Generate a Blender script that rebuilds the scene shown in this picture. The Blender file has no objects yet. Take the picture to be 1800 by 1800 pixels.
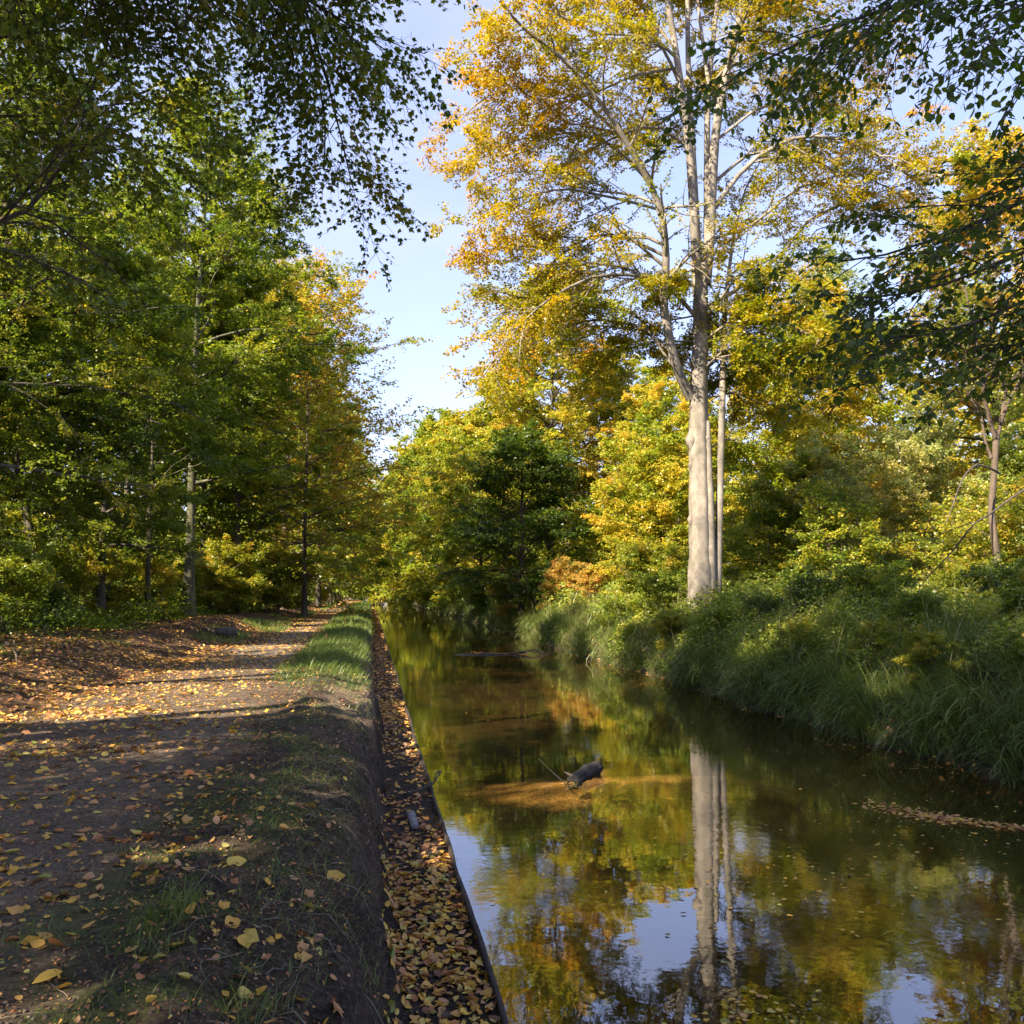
import bpy, math, time
import numpy as np
T0 = time.time()
C = bpy.context.scene.collection
UP = np.array([0., 0., 1.])

# ------------------------------------------------------------------ camera frame
EYE = 2.45                      # eye height above the water (water = 0)
FPX = 1736.0                    # focal length in pixels of an 1800 px frame
YAW = math.atan((900 - 652) / FPX)
PITCH = math.atan((1040 - 900) / FPX)
CAM = np.array([0., 0., EYE])
fw = np.array([math.sin(YAW) * math.cos(PITCH), math.cos(YAW) * math.cos(PITCH), math.sin(PITCH)])
rt = np.array([math.cos(YAW), -math.sin(YAW), 0.])
upv = np.cross(rt, fw)

def ray(px, py):
    return fw + rt * (px - 900) / FPX + upv * (900 - py) / FPX

def P(px, py, Y):               # survey point: bearing of a feature taken at distance Y along the canal
    d = ray(px, py)
    return CAM + d * (Y / d[1])

def G(px, py, z):               # same, on a level surface
    d = ray(px, py)
    return CAM + d * ((z - EYE) / d[2])

def project(p):
    v = p - CAM
    d = v @ fw
    return 900 + FPX * (v @ rt) / d, 900 - FPX * (v @ upv) / d, d

# sun: from the left and a little behind the camera
SUN_EL = math.radians(38)
SUN_H = np.array([-0.80, -0.60]); SUN_H /= np.linalg.norm(SUN_H)
SUN = np.array([SUN_H[0] * math.cos(SUN_EL), SUN_H[1] * math.cos(SUN_EL), math.sin(SUN_EL)])

# ------------------------------------------------------------------ noise
def _h(ix, iy, s):
    n = (ix * 374761393 + iy * 668265263 + s * 974634521) & 0xFFFFFFFF
    n = ((n ^ (n >> 13)) * 1274126177) & 0xFFFFFFFF
    n = n ^ (n >> 16)
    return (n & 0xFFFF) / 65535.0

def vnoise(x, y, s=0):
    x = np.asarray(x, float); y = np.asarray(y, float)
    ix = np.floor(x).astype(np.int64); iy = np.floor(y).astype(np.int64)
    fx = x - ix; fy = y - iy
    fx = fx * fx * (3 - 2 * fx); fy = fy * fy * (3 - 2 * fy)
    a = _h(ix, iy, s); b = _h(ix + 1, iy, s); c = _h(ix, iy + 1, s); d = _h(ix + 1, iy + 1, s)
    return (a + (b - a) * fx) * (1 - fy) + (c + (d - c) * fx) * fy

def fbm(x, y, s=0, o=4):
    r = 0; a = 0.5
    for i in range(o):
        r = r + a * (vnoise(x, y, s + i * 17) - 0.5); a *= 0.5; x = x * 2.03; y = y * 2.03
    return r * 2

def sst(a, b, x):
    t = np.clip((x - a) / (b - a), 0, 1)
    return t * t * (3 - 2 * t)

def norm(v):
    return v / np.maximum(np.linalg.norm(v, axis=-1, keepdims=True), 1e-9)

# ------------------------------------------------------------------ terrain
def bend(y):                    # the far canal swings a little to the left
    return -0.00009 * np.maximum(y - 90, 0) ** 2

def height(x, y):
    x = np.asarray(x, float); y = np.asarray(y, float)
    x = x - bend(y)
    e1 = 0.14 * fbm(y * 0.9, y * 0 + 3.1, 5, 3) + 0.10 * fbm(y * 3.1, y * 0 + 7, 9, 3)
    foot = 0.15 + 0.75 * e1 + 0.05 * fbm(y * 7, y * 0 + 2, 11, 3)
    top = -0.20 + 1.6 * e1 + 0.12 * fbm(x * 2, y * 2, 21, 3)
    n_l = fbm(x * 0.35, y * 0.35, 40, 4)
    n_s = fbm(x * 2.2, y * 2.2, 50, 4)
    n_f = fbm(x * 7.5, y * 7.5, 60, 4); n_g = fbm(x * 19, y * 19, 66, 3)
    # left land: path level, berm falling to the bank edge, wood floor rising to the left
    land = 0.90 + 0.03 * n_l
    land = land + sst(-4.3, -6.2, x) * (0.42 + 0.22 * n_l) + sst(-6, -20, x) * 0.45
    offp = 1 - sst(-0.95, -1.35, x) * sst(-4.4, -3.9, x)
    land = land + offp * (0.06 * n_s + 0.040 * n_f + 0.016 * n_g)
    berm = sst(-1.45, -0.85, x) * 0.05 * (1 + 0.8 * n_s)
    land = land + berm - sst(-0.85, 0.0, x) * 0.17
    bench = 0.065 + 0.018 * n_f + 0.02 * n_s + 0.01 * n_g
    u = np.clip((x - top) / np.maximum(foot - top, 0.05), 0, 1)
    prof = 1 - (u ** 1.7)
    face = bench + (land - bench) * prof + (0.10 * n_f + 0.04 * n_g) * np.sin(np.pi * u)
    face = face + 0.035 * fbm(x * 6 + y * 1.3, y * 5, 61, 3) * np.sin(np.pi * u)
    z = np.where(x > foot, bench, np.where(x > top, face, land))
    # bed and right bank
    wl = 7.9 + 0.42 * fbm(y * 0.16, y * 0 + 1.7, 71, 3) + 0.42 * fbm(y * 0.55, y * 0 + 4, 75, 3)
    bed = -0.42 + 0.10 * n_l
    sb = np.exp(-(((x - 3.6) / 2.3) ** 2 + ((y - 13.6) / 1.3) ** 2)) * 0.27
    bed = bed + sb + sst(wl - 1.2, wl, x) * 0.3
    rise = 1.75 * (1 - np.exp(-np.maximum(x - wl, 0) / 1.25)) + 0.10 * n_s + 0.15 * n_l
    rise = np.where(x > wl, np.minimum(rise, 2.4) * sst(-0.05, 0.5, x - wl) - 0.02, bed)
    z = np.where(x > 0.765, np.where(x > wl - 0.02, rise, bed), z)
    return z

def gz(x, y):
    return float(height(np.array([x]), np.array([y]))[0])

def tnormal(x, y, e=0.04):
    dx = (height(x + e, y) - height(x - e, y)) / (2 * e)
    dy = (height(x, y + e) - height(x, y - e)) / (2 * e)
    return norm(np.stack([-dx, -dy, np.ones_like(dx)], -1))

# ------------------------------------------------------------------ mesh plumbing
def mesh_quads(name, V, F, attrs=None, mat=None, smooth=False, cols=None):
    V = np.ascontiguousarray(V, np.float32).reshape(-1, 3); F = np.ascontiguousarray(F, np.int32).reshape(-1, 4)
    me = bpy.data.meshes.new(name)
    me.vertices.add(len(V)); me.vertices.foreach_set('co', V.ravel())
    me.loops.add(F.size); me.loops.foreach_set('vertex_index', F.ravel())
    me.polygons.add(len(F)); me.polygons.foreach_set('loop_start', np.arange(0, F.size, 4, dtype=np.int32))
    if smooth: me.polygons.foreach_set('use_smooth', np.ones(len(F), bool))
    for k, a in (attrs or {}).items():
        at = me.attributes.new(k, 'FLOAT', 'POINT'); at.data.foreach_set('value', np.ascontiguousarray(a, np.float32))
    if cols is not None:
        at = me.attributes.new('base', 'FLOAT_COLOR', 'POINT')
        c4 = np.ones((len(V), 4), np.float32); c4[:, :3] = cols; at.data.foreach_set('color', c4.ravel())
    if mat: me.materials.append(mat)
    me.update(calc_edges=True); me.validate()
    return me

def link(name, data, parent=None, loc=None):
    o = bpy.data.objects.new(name, data); C.objects.link(o)
    if parent: o.parent = parent
    if loc is not None: o.location = loc
    return o

def tag(o, label=None, cat=None, group=None, kind=None):
    if label: o['label'] = label
    if cat: o['category'] = cat
    if group: o['group'] = group
    if kind: o['kind'] = kind
    return o

def thing(name, loc, label, cat, group=None):
    o = link(name, None, None, tuple(float(v) for v in loc)); o.empty_display_size = 0.2
    return tag(o, label, cat, group)

class Bag:                      # collects quads for one mesh
    def __init__(s): s.V = []; s.F = []; s.n = 0; s.A = []
    def add(s, V, F, a=None):
        V = np.asarray(V, float).reshape(-1, 3); F = np.asarray(F, int).reshape(-1, 4)
        s.V.append(V); s.F.append(F + s.n); s.n += len(V)
        s.A.append(np.zeros(len(V)) if a is None else np.broadcast_to(np.asarray(a, float), (len(V),)))
    def mesh(s, name, mat, smooth=True, origin=None):
        V = np.concatenate(s.V); F = np.concatenate(s.F); A = np.concatenate(s.A)
        if origin is not None: V = V - np.asarray(origin)
        return mesh_quads(name, V, F, {'tone': A}, mat, smooth)

def tubes(pts, rad, sides):     # pts (B,n,3) rad (B,n) -> quads
    pts = np.asarray(pts, float); rad = np.asarray(rad, float)
    B, n, _ = pts.shape
    t = np.empty_like(pts)
    t[:, 1:-1] = pts[:, 2:] - pts[:, :-2]; t[:, 0] = pts[:, 1] - pts[:, 0]; t[:, -1] = pts[:, -1] - pts[:, -2]
    t = norm(t)
    mean = norm(t.mean(1))
    ref = np.where(np.abs(mean[:, 2:3]) > 0.75, np.array([[1., 0, 0]]), np.array([[0, 0, 1.]]))[:, None, :]
    u = norm(np.cross(t, np.broadcast_to(ref, t.shape))); w = np.cross(t, u)
    a = np.arange(sides) * 2 * math.pi / sides
    ring = pts[:, :, None, :] + rad[:, :, None, None] * (u[:, :, None, :] * np.cos(a)[None, None, :, None] + w[:, :, None, :] * np.sin(a)[None, None, :, None])
    idx = np.arange(B * n * sides).reshape(B, n, sides)
    i0 = idx[:, :-1, :]; i1 = idx[:, 1:, :]
    F = np.stack([i0, np.roll(i0, -1, 2), np.roll(i1, -1, 2), i1], -1)
    return ring.reshape(-1, 3), F.reshape(-1, 4)

def interp(pts, t):             # pts (B,n,3), t (B,k)
    n = pts.shape[1]
    x = np.clip(t, 0, 0.9999) * (n - 1); i = x.astype(int); f = (x - i)[..., None]
    b = np.arange(len(pts))[:, None]
    return pts[b, i] * (1 - f) + pts[b, i + 1] * f, norm(pts[b, i + 1] - pts[b, i])

def interp1(r, t):
    n = r.shape[1]; x = np.clip(t, 0, 0.9999) * (n - 1); i = x.astype(int); f = x - i
    b = np.arange(len(r))[:, None]
    return r[b, i] * (1 - f) + r[b, i + 1] * f

def paths(rng, pos, d, L, n, wob, grav):
    B = len(pos); out = np.empty((B, n, 3)); out[:, 0] = pos; d = norm(d)
    for i in range(1, n):
        d = norm(d + rng.normal(0, wob, (B, 3)) + np.array([0, 0, grav]))
        out[:, i] = out[:, i - 1] + d * (L / (n - 1))[:, None]
    return out

def kids(rng, pts, rad, L, k, t0, t1, ang, ratio, n, wob, grav, phi=0.5, taper=0.75, rmin=0.004, rr=0.55):
    B = len(pts)
    t = t0 + (t1 - t0) * (np.arange(k)[None, :] + rng.random((B, k))) / k
    pos, tan = interp(pts, t)
    side = np.cross(tan, UP); side = norm(side + rng.normal(0, 0.08, side.shape))
    sgn = np.where((np.arange(k)[None, :] + rng.integers(0, 2, (B, 1))) % 2 == 0, 1., -1.)[..., None]
    nrm = np.cross(side, tan)
    ph = rng.normal(0, phi, (B, k))[..., None]
    out = side * sgn * np.cos(ph) + nrm * np.sin(ph)
    a = (ang * rng.uniform(0.75, 1.25, (B, k)))[..., None]
    d = tan * np.cos(a) + out * np.sin(a)
    Lk = L[:, None] * ratio * (1.15 - taper * t) * rng.uniform(0.7, 1.3, (B, k))
    r0 = np.maximum(interp1(rad, t) * rr, rmin)
    pos = pos.reshape(-1, 3); d = d.reshape(-1, 3); Lk = Lk.ravel(); r0 = r0.ravel()
    p = paths(rng, pos, d, Lk, n, wob, grav)
    r = r0[:, None] * np.linspace(1, 0.35, n)[None, :]
    return p, r, Lk, np.repeat(np.arange(B), k), t.ravel()

# ---- leaves
def leaf_frames(rng, ax, updir, tilt):
    nr = norm(updir + rng.normal(0, tilt, ax.shape))
    sd = norm(np.cross(ax, nr)); nr = np.cross(sd, ax)
    return sd, nr

def kites(pos, ax, sd, nr, L, W, fold=0.12):
    L = L[:, None]; W = W[:, None]
    b = pos; tip = pos + ax * L
    l = pos + ax * L * 0.45 + sd * W * 0.5 + nr * L * fold; r = pos + ax * L * 0.45 - sd * W * 0.5 + nr * L * fold
    V = np.stack([b, l, tip, r], 1)
    F = np.arange(len(pos) * 4).reshape(-1, 4)
    return V.reshape(-1, 3), F, 4

ST = np.array([0, .12, .34, .6, .82, 1.0]); SW = np.array([0.03, .62, .98, .86, .48, .02])
def fine_leaves(rng, pos, ax, sd, nr, L, W, fold=0.15, curl=0.25):
    B = len(pos); n = len(ST)
    cu = rng.normal(0.3, 1, B)[:, None] * curl; fo = rng.normal(0.6, 0.7, B)[:, None] * fold
    wv = 1 + 0.10 * rng.normal(0, 1, (B, n))
    V = np.empty((B, n, 3, 3))
    s = ST[None, :]
    zc = cu * (s - 0.45) ** 2 * L[:, None]
    cen = pos[:, None] + ax[:, None] * (s * L[:, None])[..., None] + nr[:, None] * zc[..., None]
    w = (SW[None] * wv * W[:, None] * 0.5)[..., None]
    lift = (SW[None] * fo * W[:, None])[..., None] * nr[:, None]
    V[:, :, 0] = cen + sd[:, None] * w + lift; V[:, :, 1] = cen; V[:, :, 2] = cen - sd[:, None] * w + lift
    idx = np.arange(B * n * 3).reshape(B, n, 3)
    F = np.stack([idx[:, :-1, :-1], idx[:, :-1, 1:], idx[:, 1:, 1:], idx[:, 1:, :-1]], -1)
    return V.reshape(-1, 3), F.reshape(-1, 4), n * 3

def hex_leaves(pos, ax, sd, nr, L, W, fold=0.10):
    L = L[:, None]; W = W[:, None]
    M0 = pos; M2 = pos + ax * L
    l1 = pos + ax * L * .25 + sd * W * .45 + nr * L * fold; l2 = pos + ax * L * .68 + sd * W * .40 + nr * L * fold
    r1 = pos + ax * L * .25 - sd * W * .45 + nr * L * fold; r2 = pos + ax * L * .68 - sd * W * .40 + nr * L * fold
    V = np.stack([M0, l1, l2, M2, r2, r1], 1); i = np.arange(len(pos))[:, None] * 6
    F = np.concatenate([i + np.array([[0, 1, 2, 3]]), i + np.array([[0, 3, 4, 5]])], 1)
    return V.reshape(-1, 3), F.reshape(-1, 4), 6

def maple_leaves(pos, ax, sd, nr, L, W):
    Vs = []; L = L[:, None]
    for ang, ll, ww in ((0, 1.0, .52), (0.95, .82, .42), (-0.95, .82, .42), (1.9, .45, .3), (-1.9, .45, .3)):
        a = ax * math.cos(ang) + sd * math.sin(ang); s = np.cross(nr, a)
        o = pos + ax * L * 0.3
        Vs += [o - a * L * .12, o + a * L * .3 * ll + s * L * ww * .5 + nr * L * .03, o + a * L * .72 * ll - nr * L * .05, o + a * L * .3 * ll - s * L * ww * .5 + nr * L * .03]
    V = np.stack(Vs, 1)
    F = np.arange(len(pos) * 20).reshape(-1, 4)
    return V.reshape(-1, 3), F, 20

# gaps in the wood west of the canal that let the sun through to the far bank and the path
def shade_gaps(p, rng, strength=0.85):
    s = (10.5 - p[:, 0]) / (-SUN[0])
    y1 = p[:, 1] - SUN[1] * s; z1 = p[:, 2] - SUN[2] * s
    zt = np.interp(y1, [5, 18, 25, 28.5, 30, 34, 38, 46, 51, 58, 70, 120], [5.5, 4.6, 3.6, 2.2, 1.2, 1.2, 2.0, 1.2, 2.0, 8.0, 8.5, 7.0])
    n = fbm(y1 * 0.55, z1 * 0.55, 90, 3)
    lit = (z1 > zt + n * 1.5) & (y1 > 8)
    drop = lit & (rng.random(len(p)) < strength * np.clip(1.0 + n * 0.9, 0.2, 1.0)) & (p[:, 0] < 4)
    s2 = (p[:, 2] - 0.9) / SUN[2]
    x2 = p[:, 0] - SUN[0] * s2; y2 = p[:, 1] - SUN[1] * s2
    yy = y2 - 0.10 * (x2 + 2)
    band = (vnoise(yy * 0.95, yy * 0 + 2, 31) > 0.36) | (yy < 14.6)
    inp = (x2 > -4.8 + 0.6 * vnoise(yy * 2, yy * 0, 33)) & (x2 < 0.2) & (yy > 12.6) & (yy < 20.5) & band
    inp |= (x2 > -5) & (x2 < 0.3) & (vnoise(yy * 0.35, yy * 0 + 9, 37) > 0.60) & (yy > 24)
    inp |= (np.abs(x2 + 1.35) < 0.42) & (np.abs(y2 - 3.85) < 0.30)
    inp |= (np.abs(x2 + 0.95) < 0.5) & (np.abs(y2 - 6.2) < 0.15)
    s3 = (p[:, 2] + 0.2) / SUN[2]; x3 = p[:, 0] - SUN[0] * s3; y3 = p[:, 1] - SUN[1] * s3
    inp |= (x3 > 1.4) & (x3 < 4.6) & (np.abs(y3 - 13.75 - 0.25 * np.sin(x3 * 2)) < 0.75 + 0.9 * fbm(x3 * 1.1, y3 * 1.1, 39, 3))
    s4 = (p[:, 2] - 0.8) / SUN[2]; x4 = p[:, 0] - SUN[0] * s4; y4 = p[:, 1] - SUN[1] * s4
    inp |= ((x4 - 8.7) ** 2 + ((y4 - 15.6) * .8) ** 2 < 0.22) | ((x4 - 8.9) ** 2 + ((y4 - 21.5) * .6) ** 2 < 0.3)
    drop |= inp & (rng.random(len(p)) < 0.97)
    # shafts: openings right through the wood, seen from the sun
    e1 = norm(np.cross(SUN, UP)); e2 = np.cross(e1, SUN)
    sh = fbm((p @ e1) / 1.5, (p @ e2) / 1.5, 95, 3); far = p[:, 1] > 13
    drop |= far & (sh > 0.24) & (rng.random(len(p)) < 0.8)
    drop |= far & (p[:, 0] < -10.2) & (sh > 0.03) & (rng.random(len(p)) < 0.92)
    return ~drop

# ------------------------------------------------------------------ materials
def mat(name):
    m = bpy.data.materials.new(name); m.use_nodes = True; nt = m.node_tree; nt.nodes.clear()
    return m, nt, nt.nodes, nt.links
def N(nt, t, **kw):
    n = nt.nodes.new(t)
    for k, v in kw.items():
        if k in n.inputs: n.inputs[k].default_value = v
        else: setattr(n, k, v)
    return n
def ramp(nt, stops):
    r = nt.nodes.new('ShaderNodeValToRGB'); e = r.color_ramp.elements
    while len(e) < len(stops): e.new(0.5)
    for i, (p, c) in enumerate(stops): e[i].position = p; e[i].color = (*c, 1)
    return r

LEAF_STOPS = [(0.0, (0.040, 0.068, 0.014)), (0.20, (0.085, 0.135, 0.016)), (0.38, (0.20, 0.245, 0.022)), (0.54, (0.38, 0.315, 0.032)),
              (0.70, (0.48, 0.285, 0.032)), (0.85, (0.50, 0.190, 0.035)), (1.0, (0.28, 0.10, 0.035))]
def leaf_material(name, stops, trans=0.46, gloss=0.03, rough=0.42):
    m, nt, nn, l = mat(name)
    at = N(nt, 'ShaderNodeAttribute', attribute_name='tone'); oi = N(nt, 'ShaderNodeObjectInfo')
    sp = N(nt, 'ShaderNodeSeparateColor'); l.new(oi.outputs['Color'], sp.inputs[0])
    ad = N(nt, 'ShaderNodeMath', operation='ADD'); l.new(at.outputs['Fac'], ad.inputs[0])
    sb = N(nt, 'ShaderNodeMath', operation='SUBTRACT'); l.new(sp.outputs[0], sb.inputs[0]); sb.inputs[1].default_value = 0.5
    l.new(sb.outputs[0], ad.inputs[1])
    r = ramp(nt, stops); l.new(ad.outputs[0], r.inputs[0])
    hs = N(nt, 'ShaderNodeHueSaturation'); l.new(r.outputs[0], hs.inputs['Color'])
    mv = N(nt, 'ShaderNodeMath', operation='MULTIPLY'); l.new(sp.outputs[1], mv.inputs[0]); mv.inputs[1].default_value = 2.0
    l.new(mv.outputs[0], hs.inputs['Value'])
    ms = N(nt, 'ShaderNodeMath', operation='MULTIPLY'); l.new(sp.outputs[2], ms.inputs[0]); ms.inputs[1].default_value = 2.0
    l.new(ms.outputs[0], hs.inputs['Saturation'])
    d = N(nt, 'ShaderNodeBsdfDiffuse'); l.new(hs.outputs[0], d.inputs[0])
    t = N(nt, 'ShaderNodeBsdfTranslucent')
    tc = N(nt, 'ShaderNodeMix', data_type='RGBA', blend_type='MULTIPLY'); tc.inputs[0].default_value = 1.0
    l.new(hs.outputs[0], tc.inputs[6]); tc.inputs[7].default_value = (1.55, 1.6, 0.8, 1); l.new(tc.outputs[2], t.inputs[0])
    mx = N(nt, 'ShaderNodeMixShader'); mx.inputs[0].default_value = trans; l.new(d.outputs[0], mx.inputs[1]); l.new(t.outputs[0], mx.inputs[2])
    g = N(nt, 'ShaderNodeBsdfGlossy'); g.inputs['Roughness'].default_value = rough; g.inputs['Color'].default_value = (1, 1, 1, 1)
    m2 = N(nt, 'ShaderNodeMixShader'); m2.inputs[0].default_value = gloss; l.new(mx.outputs[0], m2.inputs[1]); l.new(g.outputs[0], m2.inputs[2])
    o = N(nt, 'ShaderNodeOutputMaterial'); l.new(m2.outputs[0], o.inputs[0])
    return m
LEAF = leaf_material('leaf', LEAF_STOPS)
LITTER = leaf_material('litter', [(0, (0.20, 0.22, 0.05)), (0.10, (0.48, 0.42, 0.12)), (0.26, (0.60, 0.42, 0.08)), (0.44, (0.62, 0.34, 0.05)), (0.58, (0.48, 0.28, 0.14)), (0.72, (0.40, 0.16, 0.05)), (0.86, (0.20, 0.09, 0.045)), (1, (0.08, 0.05, 0.032))], 0.15, 0.03, 0.5)
GRASS = leaf_material('grass', [(0, (0.046, 0.060, 0.014)), (0.35, (0.086, 0.112, 0.022)), (0.6, (0.125, 0.185, 0.032)), (0.8, (0.20, 0.22, 0.055)), (1, (0.24, 0.20, 0.09))], 0.32, 0.03, 0.4)

def bark_material(name, c0, c1, c2, scale=1.0, bump=0.5, streak=0.25):
    m, nt, nn, l = mat(name)
    tc = N(nt, 'ShaderNodeTexCoord'); mp = N(nt, 'ShaderNodeMapping'); mp.inputs['Scale'].default_value = (1, 1, streak); l.new(tc.outputs['Object'], mp.inputs[0])
    n1 = N(nt, 'ShaderNodeTexNoise', Scale=2.2 * scale, Detail=6.0, Roughness=0.65); l.new(mp.outputs[0], n1.inputs[0])
    n2 = N(nt, 'ShaderNodeTexNoise', Scale=22.0 * scale, Detail=5.0, Roughness=0.7); l.new(mp.outputs[0], n2.inputs[0])
    r = ramp(nt, [(0.3, c0), (0.52, c1), (0.72, c2)]); l.new(n1.outputs[0], r.inputs[0])
    mx = N(nt, 'ShaderNodeMix', data_type='RGBA', blend_type='OVERLAY'); mx.inputs[0].default_value = 0.55
    l.new(r.outputs[0], mx.inputs[6]); l.new(n2.outputs[0], mx.inputs[7])
    b = N(nt, 'ShaderNodeBump', Strength=bump, Distance=0.02); l.new(n2.outputs[0], b.inputs['Height'])
    p = N(nt, 'ShaderNodeBsdfPrincipled', Roughness=0.85); l.new(mx.outputs[2], p.inputs['Base Color']); l.new(b.outputs[0], p.inputs['Normal'])
    o = N(nt, 'ShaderNodeOutputMaterial'); l.new(p.outputs[0], o.inputs[0])
    return m
BEECH = bark_material('beech_bark', (0.075, 0.072, 0.055), (0.205, 0.18, 0.15), (0.32, 0.285, 0.24), 0.8, 0.5, 0.75)
BARK = bark_material('dark_bark', (0.030, 0.024, 0.018), (0.070, 0.058, 0.042), (0.13, 0.11, 0.085), 1.6, 0.9, 0.2)
PALEBARK = bark_material('pale_bark', (0.09, 0.07, 0.05), (0.19, 0.15, 0.11), (0.29, 0.24, 0.18), 1.5, 0.6, 0.25)
MOSSBARK = bark_material('mossy_bark', (0.035, 0.035, 0.02), (0.085, 0.085, 0.05), (0.17, 0.17, 0.12), 1.6, 0.8, 0.2)
BROWNBARK = bark_material('brown_bark', (0.045, 0.033, 0.024), (0.095, 0.070, 0.050), (0.16, 0.122, 0.09), 1.8, 0.7, 0.3)
DEADWOOD = bark_material('dead_wood', (0.03, 0.025, 0.022), (0.085, 0.07, 0.06), (0.17, 0.145, 0.125), 3.0, 0.9, 0.3)
GREYWOOD = bark_material('weathered_wood', (0.12, 0.12, 0.12), (0.22, 0.22, 0.225), (0.32, 0.32, 0.33), 4.0, 0.8, 0.3)
WETWOOD = bark_material('wet_log', (0.008, 0.007, 0.006), (0.026, 0.022, 0.020), (0.085, 0.076, 0.070), 6.0, 1.0, 0.3)
EDGEWOOD = bark_material('wet_wood', (0.012, 0.009, 0.008), (0.030, 0.022, 0.018), (0.060, 0.043, 0.034), 3.0, 0.6, 0.4)

def ground_material(name, bumpd=0.02, fine=60.0):
    m, nt, nn, l = mat(name)
    ge = N(nt, 'ShaderNodeNewGeometry')
    at = N(nt, 'ShaderNodeAttribute', attribute_name='base')
    n1 = N(nt, 'ShaderNodeTexNoise', Scale=fine, Detail=9.0, Roughness=0.82); l.new(ge.outputs['Position'], n1.inputs[0])
    n2 = N(nt, 'ShaderNodeTexNoise', Scale=fine * 0.14, Detail=6.0, Roughness=0.7); l.new(ge.outputs['Position'], n2.inputs[0])
    v = N(nt, 'ShaderNodeTexVoronoi', Scale=fine * 0.8); l.new(ge.outputs['Position'], v.inputs[0])
    r1 = ramp(nt, [(0.33, (0.25, 0.25, 0.25)), (0.5, (0.9, 0.88, 0.86)), (0.68, (2.4, 2.3, 2.1))]); l.new(n1.outputs[0], r1.inputs[0])
    r2 = ramp(nt, [(0.3, (0.6, 0.6, 0.6)), (0.7, (1.4, 1.38, 1.32))]); l.new(n2.outputs[0], r2.inputs[0])
    a = N(nt, 'ShaderNodeMix', data_type='RGBA', blend_type='MULTIPLY'); a.inputs[0].default_value = 1; l.new(at.outputs['Color'], a.inputs[6]); l.new(r1.outputs[0], a.inputs[7])
    b = N(nt, 'ShaderNodeMix', data_type='RGBA', blend_type='MULTIPLY'); b.inputs[0].default_value = 1; l.new(a.outputs[2], b.inputs[6]); l.new(r2.outputs[0], b.inputs[7])
    ad = N(nt, 'ShaderNodeMath', operation='MULTIPLY_ADD'); l.new(n2.outputs[0], ad.inputs[0]); ad.inputs[1].default_value = 1.6; l.new(n1.outputs[0], ad.inputs[2])
    ad2 = N(nt, 'ShaderNodeMath', operation='MULTIPLY_ADD'); l.new(v.outputs['Distance'], ad2.inputs[0]); ad2.inputs[1].default_value = -0.5; l.new(ad.outputs[0], ad2.inputs[2])
    bp = N(nt, 'ShaderNodeBump', Strength=1.0, Distance=bumpd); l.new(ad2.outputs[0], bp.inputs['Height'])
    p = N(nt, 'ShaderNodeBsdfPrincipled', Roughness=0.93); l.new(b.outputs[2], p.inputs['Base Color']); l.new(bp.outputs[0], p.inputs['Normal'])
    p.inputs['Specular IOR Level'].default_value = 0.2
    o = N(nt, 'ShaderNodeOutputMaterial'); l.new(p.outputs[0], o.inputs[0])
    return m
SOIL = ground_material('soil', 0.035, 26.0)
PATHM = ground_material('path_gravel', 0.016, 48.0)

def water_material():
    m, nt, nn, l = mat('canal_water')
    ge = N(nt, 'ShaderNodeNewGeometry'); mp = N(nt, 'ShaderNodeMapping'); mp.inputs['Scale'].default_value = (1.0, 1.0, 1.0); l.new(ge.outputs['Position'], mp.inputs[0])
    n1 = N(nt, 'ShaderNodeTexNoise', Scale=2.6, Detail=3.0, Roughness=0.5); l.new(mp.outputs[0], n1.inputs[0])
    n2 = N(nt, 'ShaderNodeTexNoise', Scale=11.0, Detail=3.0, Roughness=0.55, Distortion=0.4); l.new(mp.outputs[0], n2.inputs[0])
    n3 = N(nt, 'ShaderNodeTexNoise', Scale=0.33, Detail=2.0); l.new(mp.outputs[0], n3.inputs[0])
    rr = N(nt, 'ShaderNodeMapRange'); rr.inputs['From Min'].default_value = 0.42; rr.inputs['From Max'].default_value = 0.66; rr.inputs['To Min'].default_value = 0.10; rr.inputs['To Max'].default_value = 0.75
    l.new(n3.outputs[0], rr.inputs[0])
    mu = N(nt, 'ShaderNodeMath', operation='MULTIPLY'); l.new(n2.outputs[0], mu.inputs[0]); l.new(rr.outputs[0], mu.inputs[1])
    ad = N(nt, 'ShaderNodeMath', operation='ADD'); l.new(n1.outputs[0], ad.inputs[0]); l.new(mu.outputs[0], ad.inputs[1])
    bp = N(nt, 'ShaderNodeBump', Strength=0.30, Distance=0.0042); l.new(ad.outputs[0], bp.inputs['Height'])
    fr = N(nt, 'ShaderNodeFresnel', IOR=2.6); l.new(bp.outputs[0], fr.inputs['Normal'])
    g = N(nt, 'ShaderNodeBsdfGlossy'); g.inputs['Roughness'].default_value = 0.0; g.inputs['Color'].default_value = (0.97, 0.97, 0.97, 1); l.new(bp.outputs[0], g.inputs['Normal'])
    t = N(nt, 'ShaderNodeBsdfTransparent'); t.inputs[0].default_value = (0.80, 0.70, 0.50, 1)
    fb = N(nt, 'ShaderNodeMath', operation='SUBTRACT'); fb.inputs[0].default_value = 1.0; l.new(ge.outputs['Backfacing'], fb.inputs[1]); fm = N(nt, 'ShaderNodeMath', operation='MULTIPLY'); l.new(fr.outputs[0], fm.inputs[0]); l.new(fb.outputs[0], fm.inputs[1])
    mx = N(nt, 'ShaderNodeMixShader'); l.new(fm.outputs[0], mx.inputs[0]); l.new(t.outputs[0], mx.inputs[1]); l.new(g.outputs[0], mx.inputs[2])
    o = N(nt, 'ShaderNodeOutputMaterial'); l.new(mx.outputs[0], o.inputs[0])
    return m
WATER = water_material()

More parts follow.
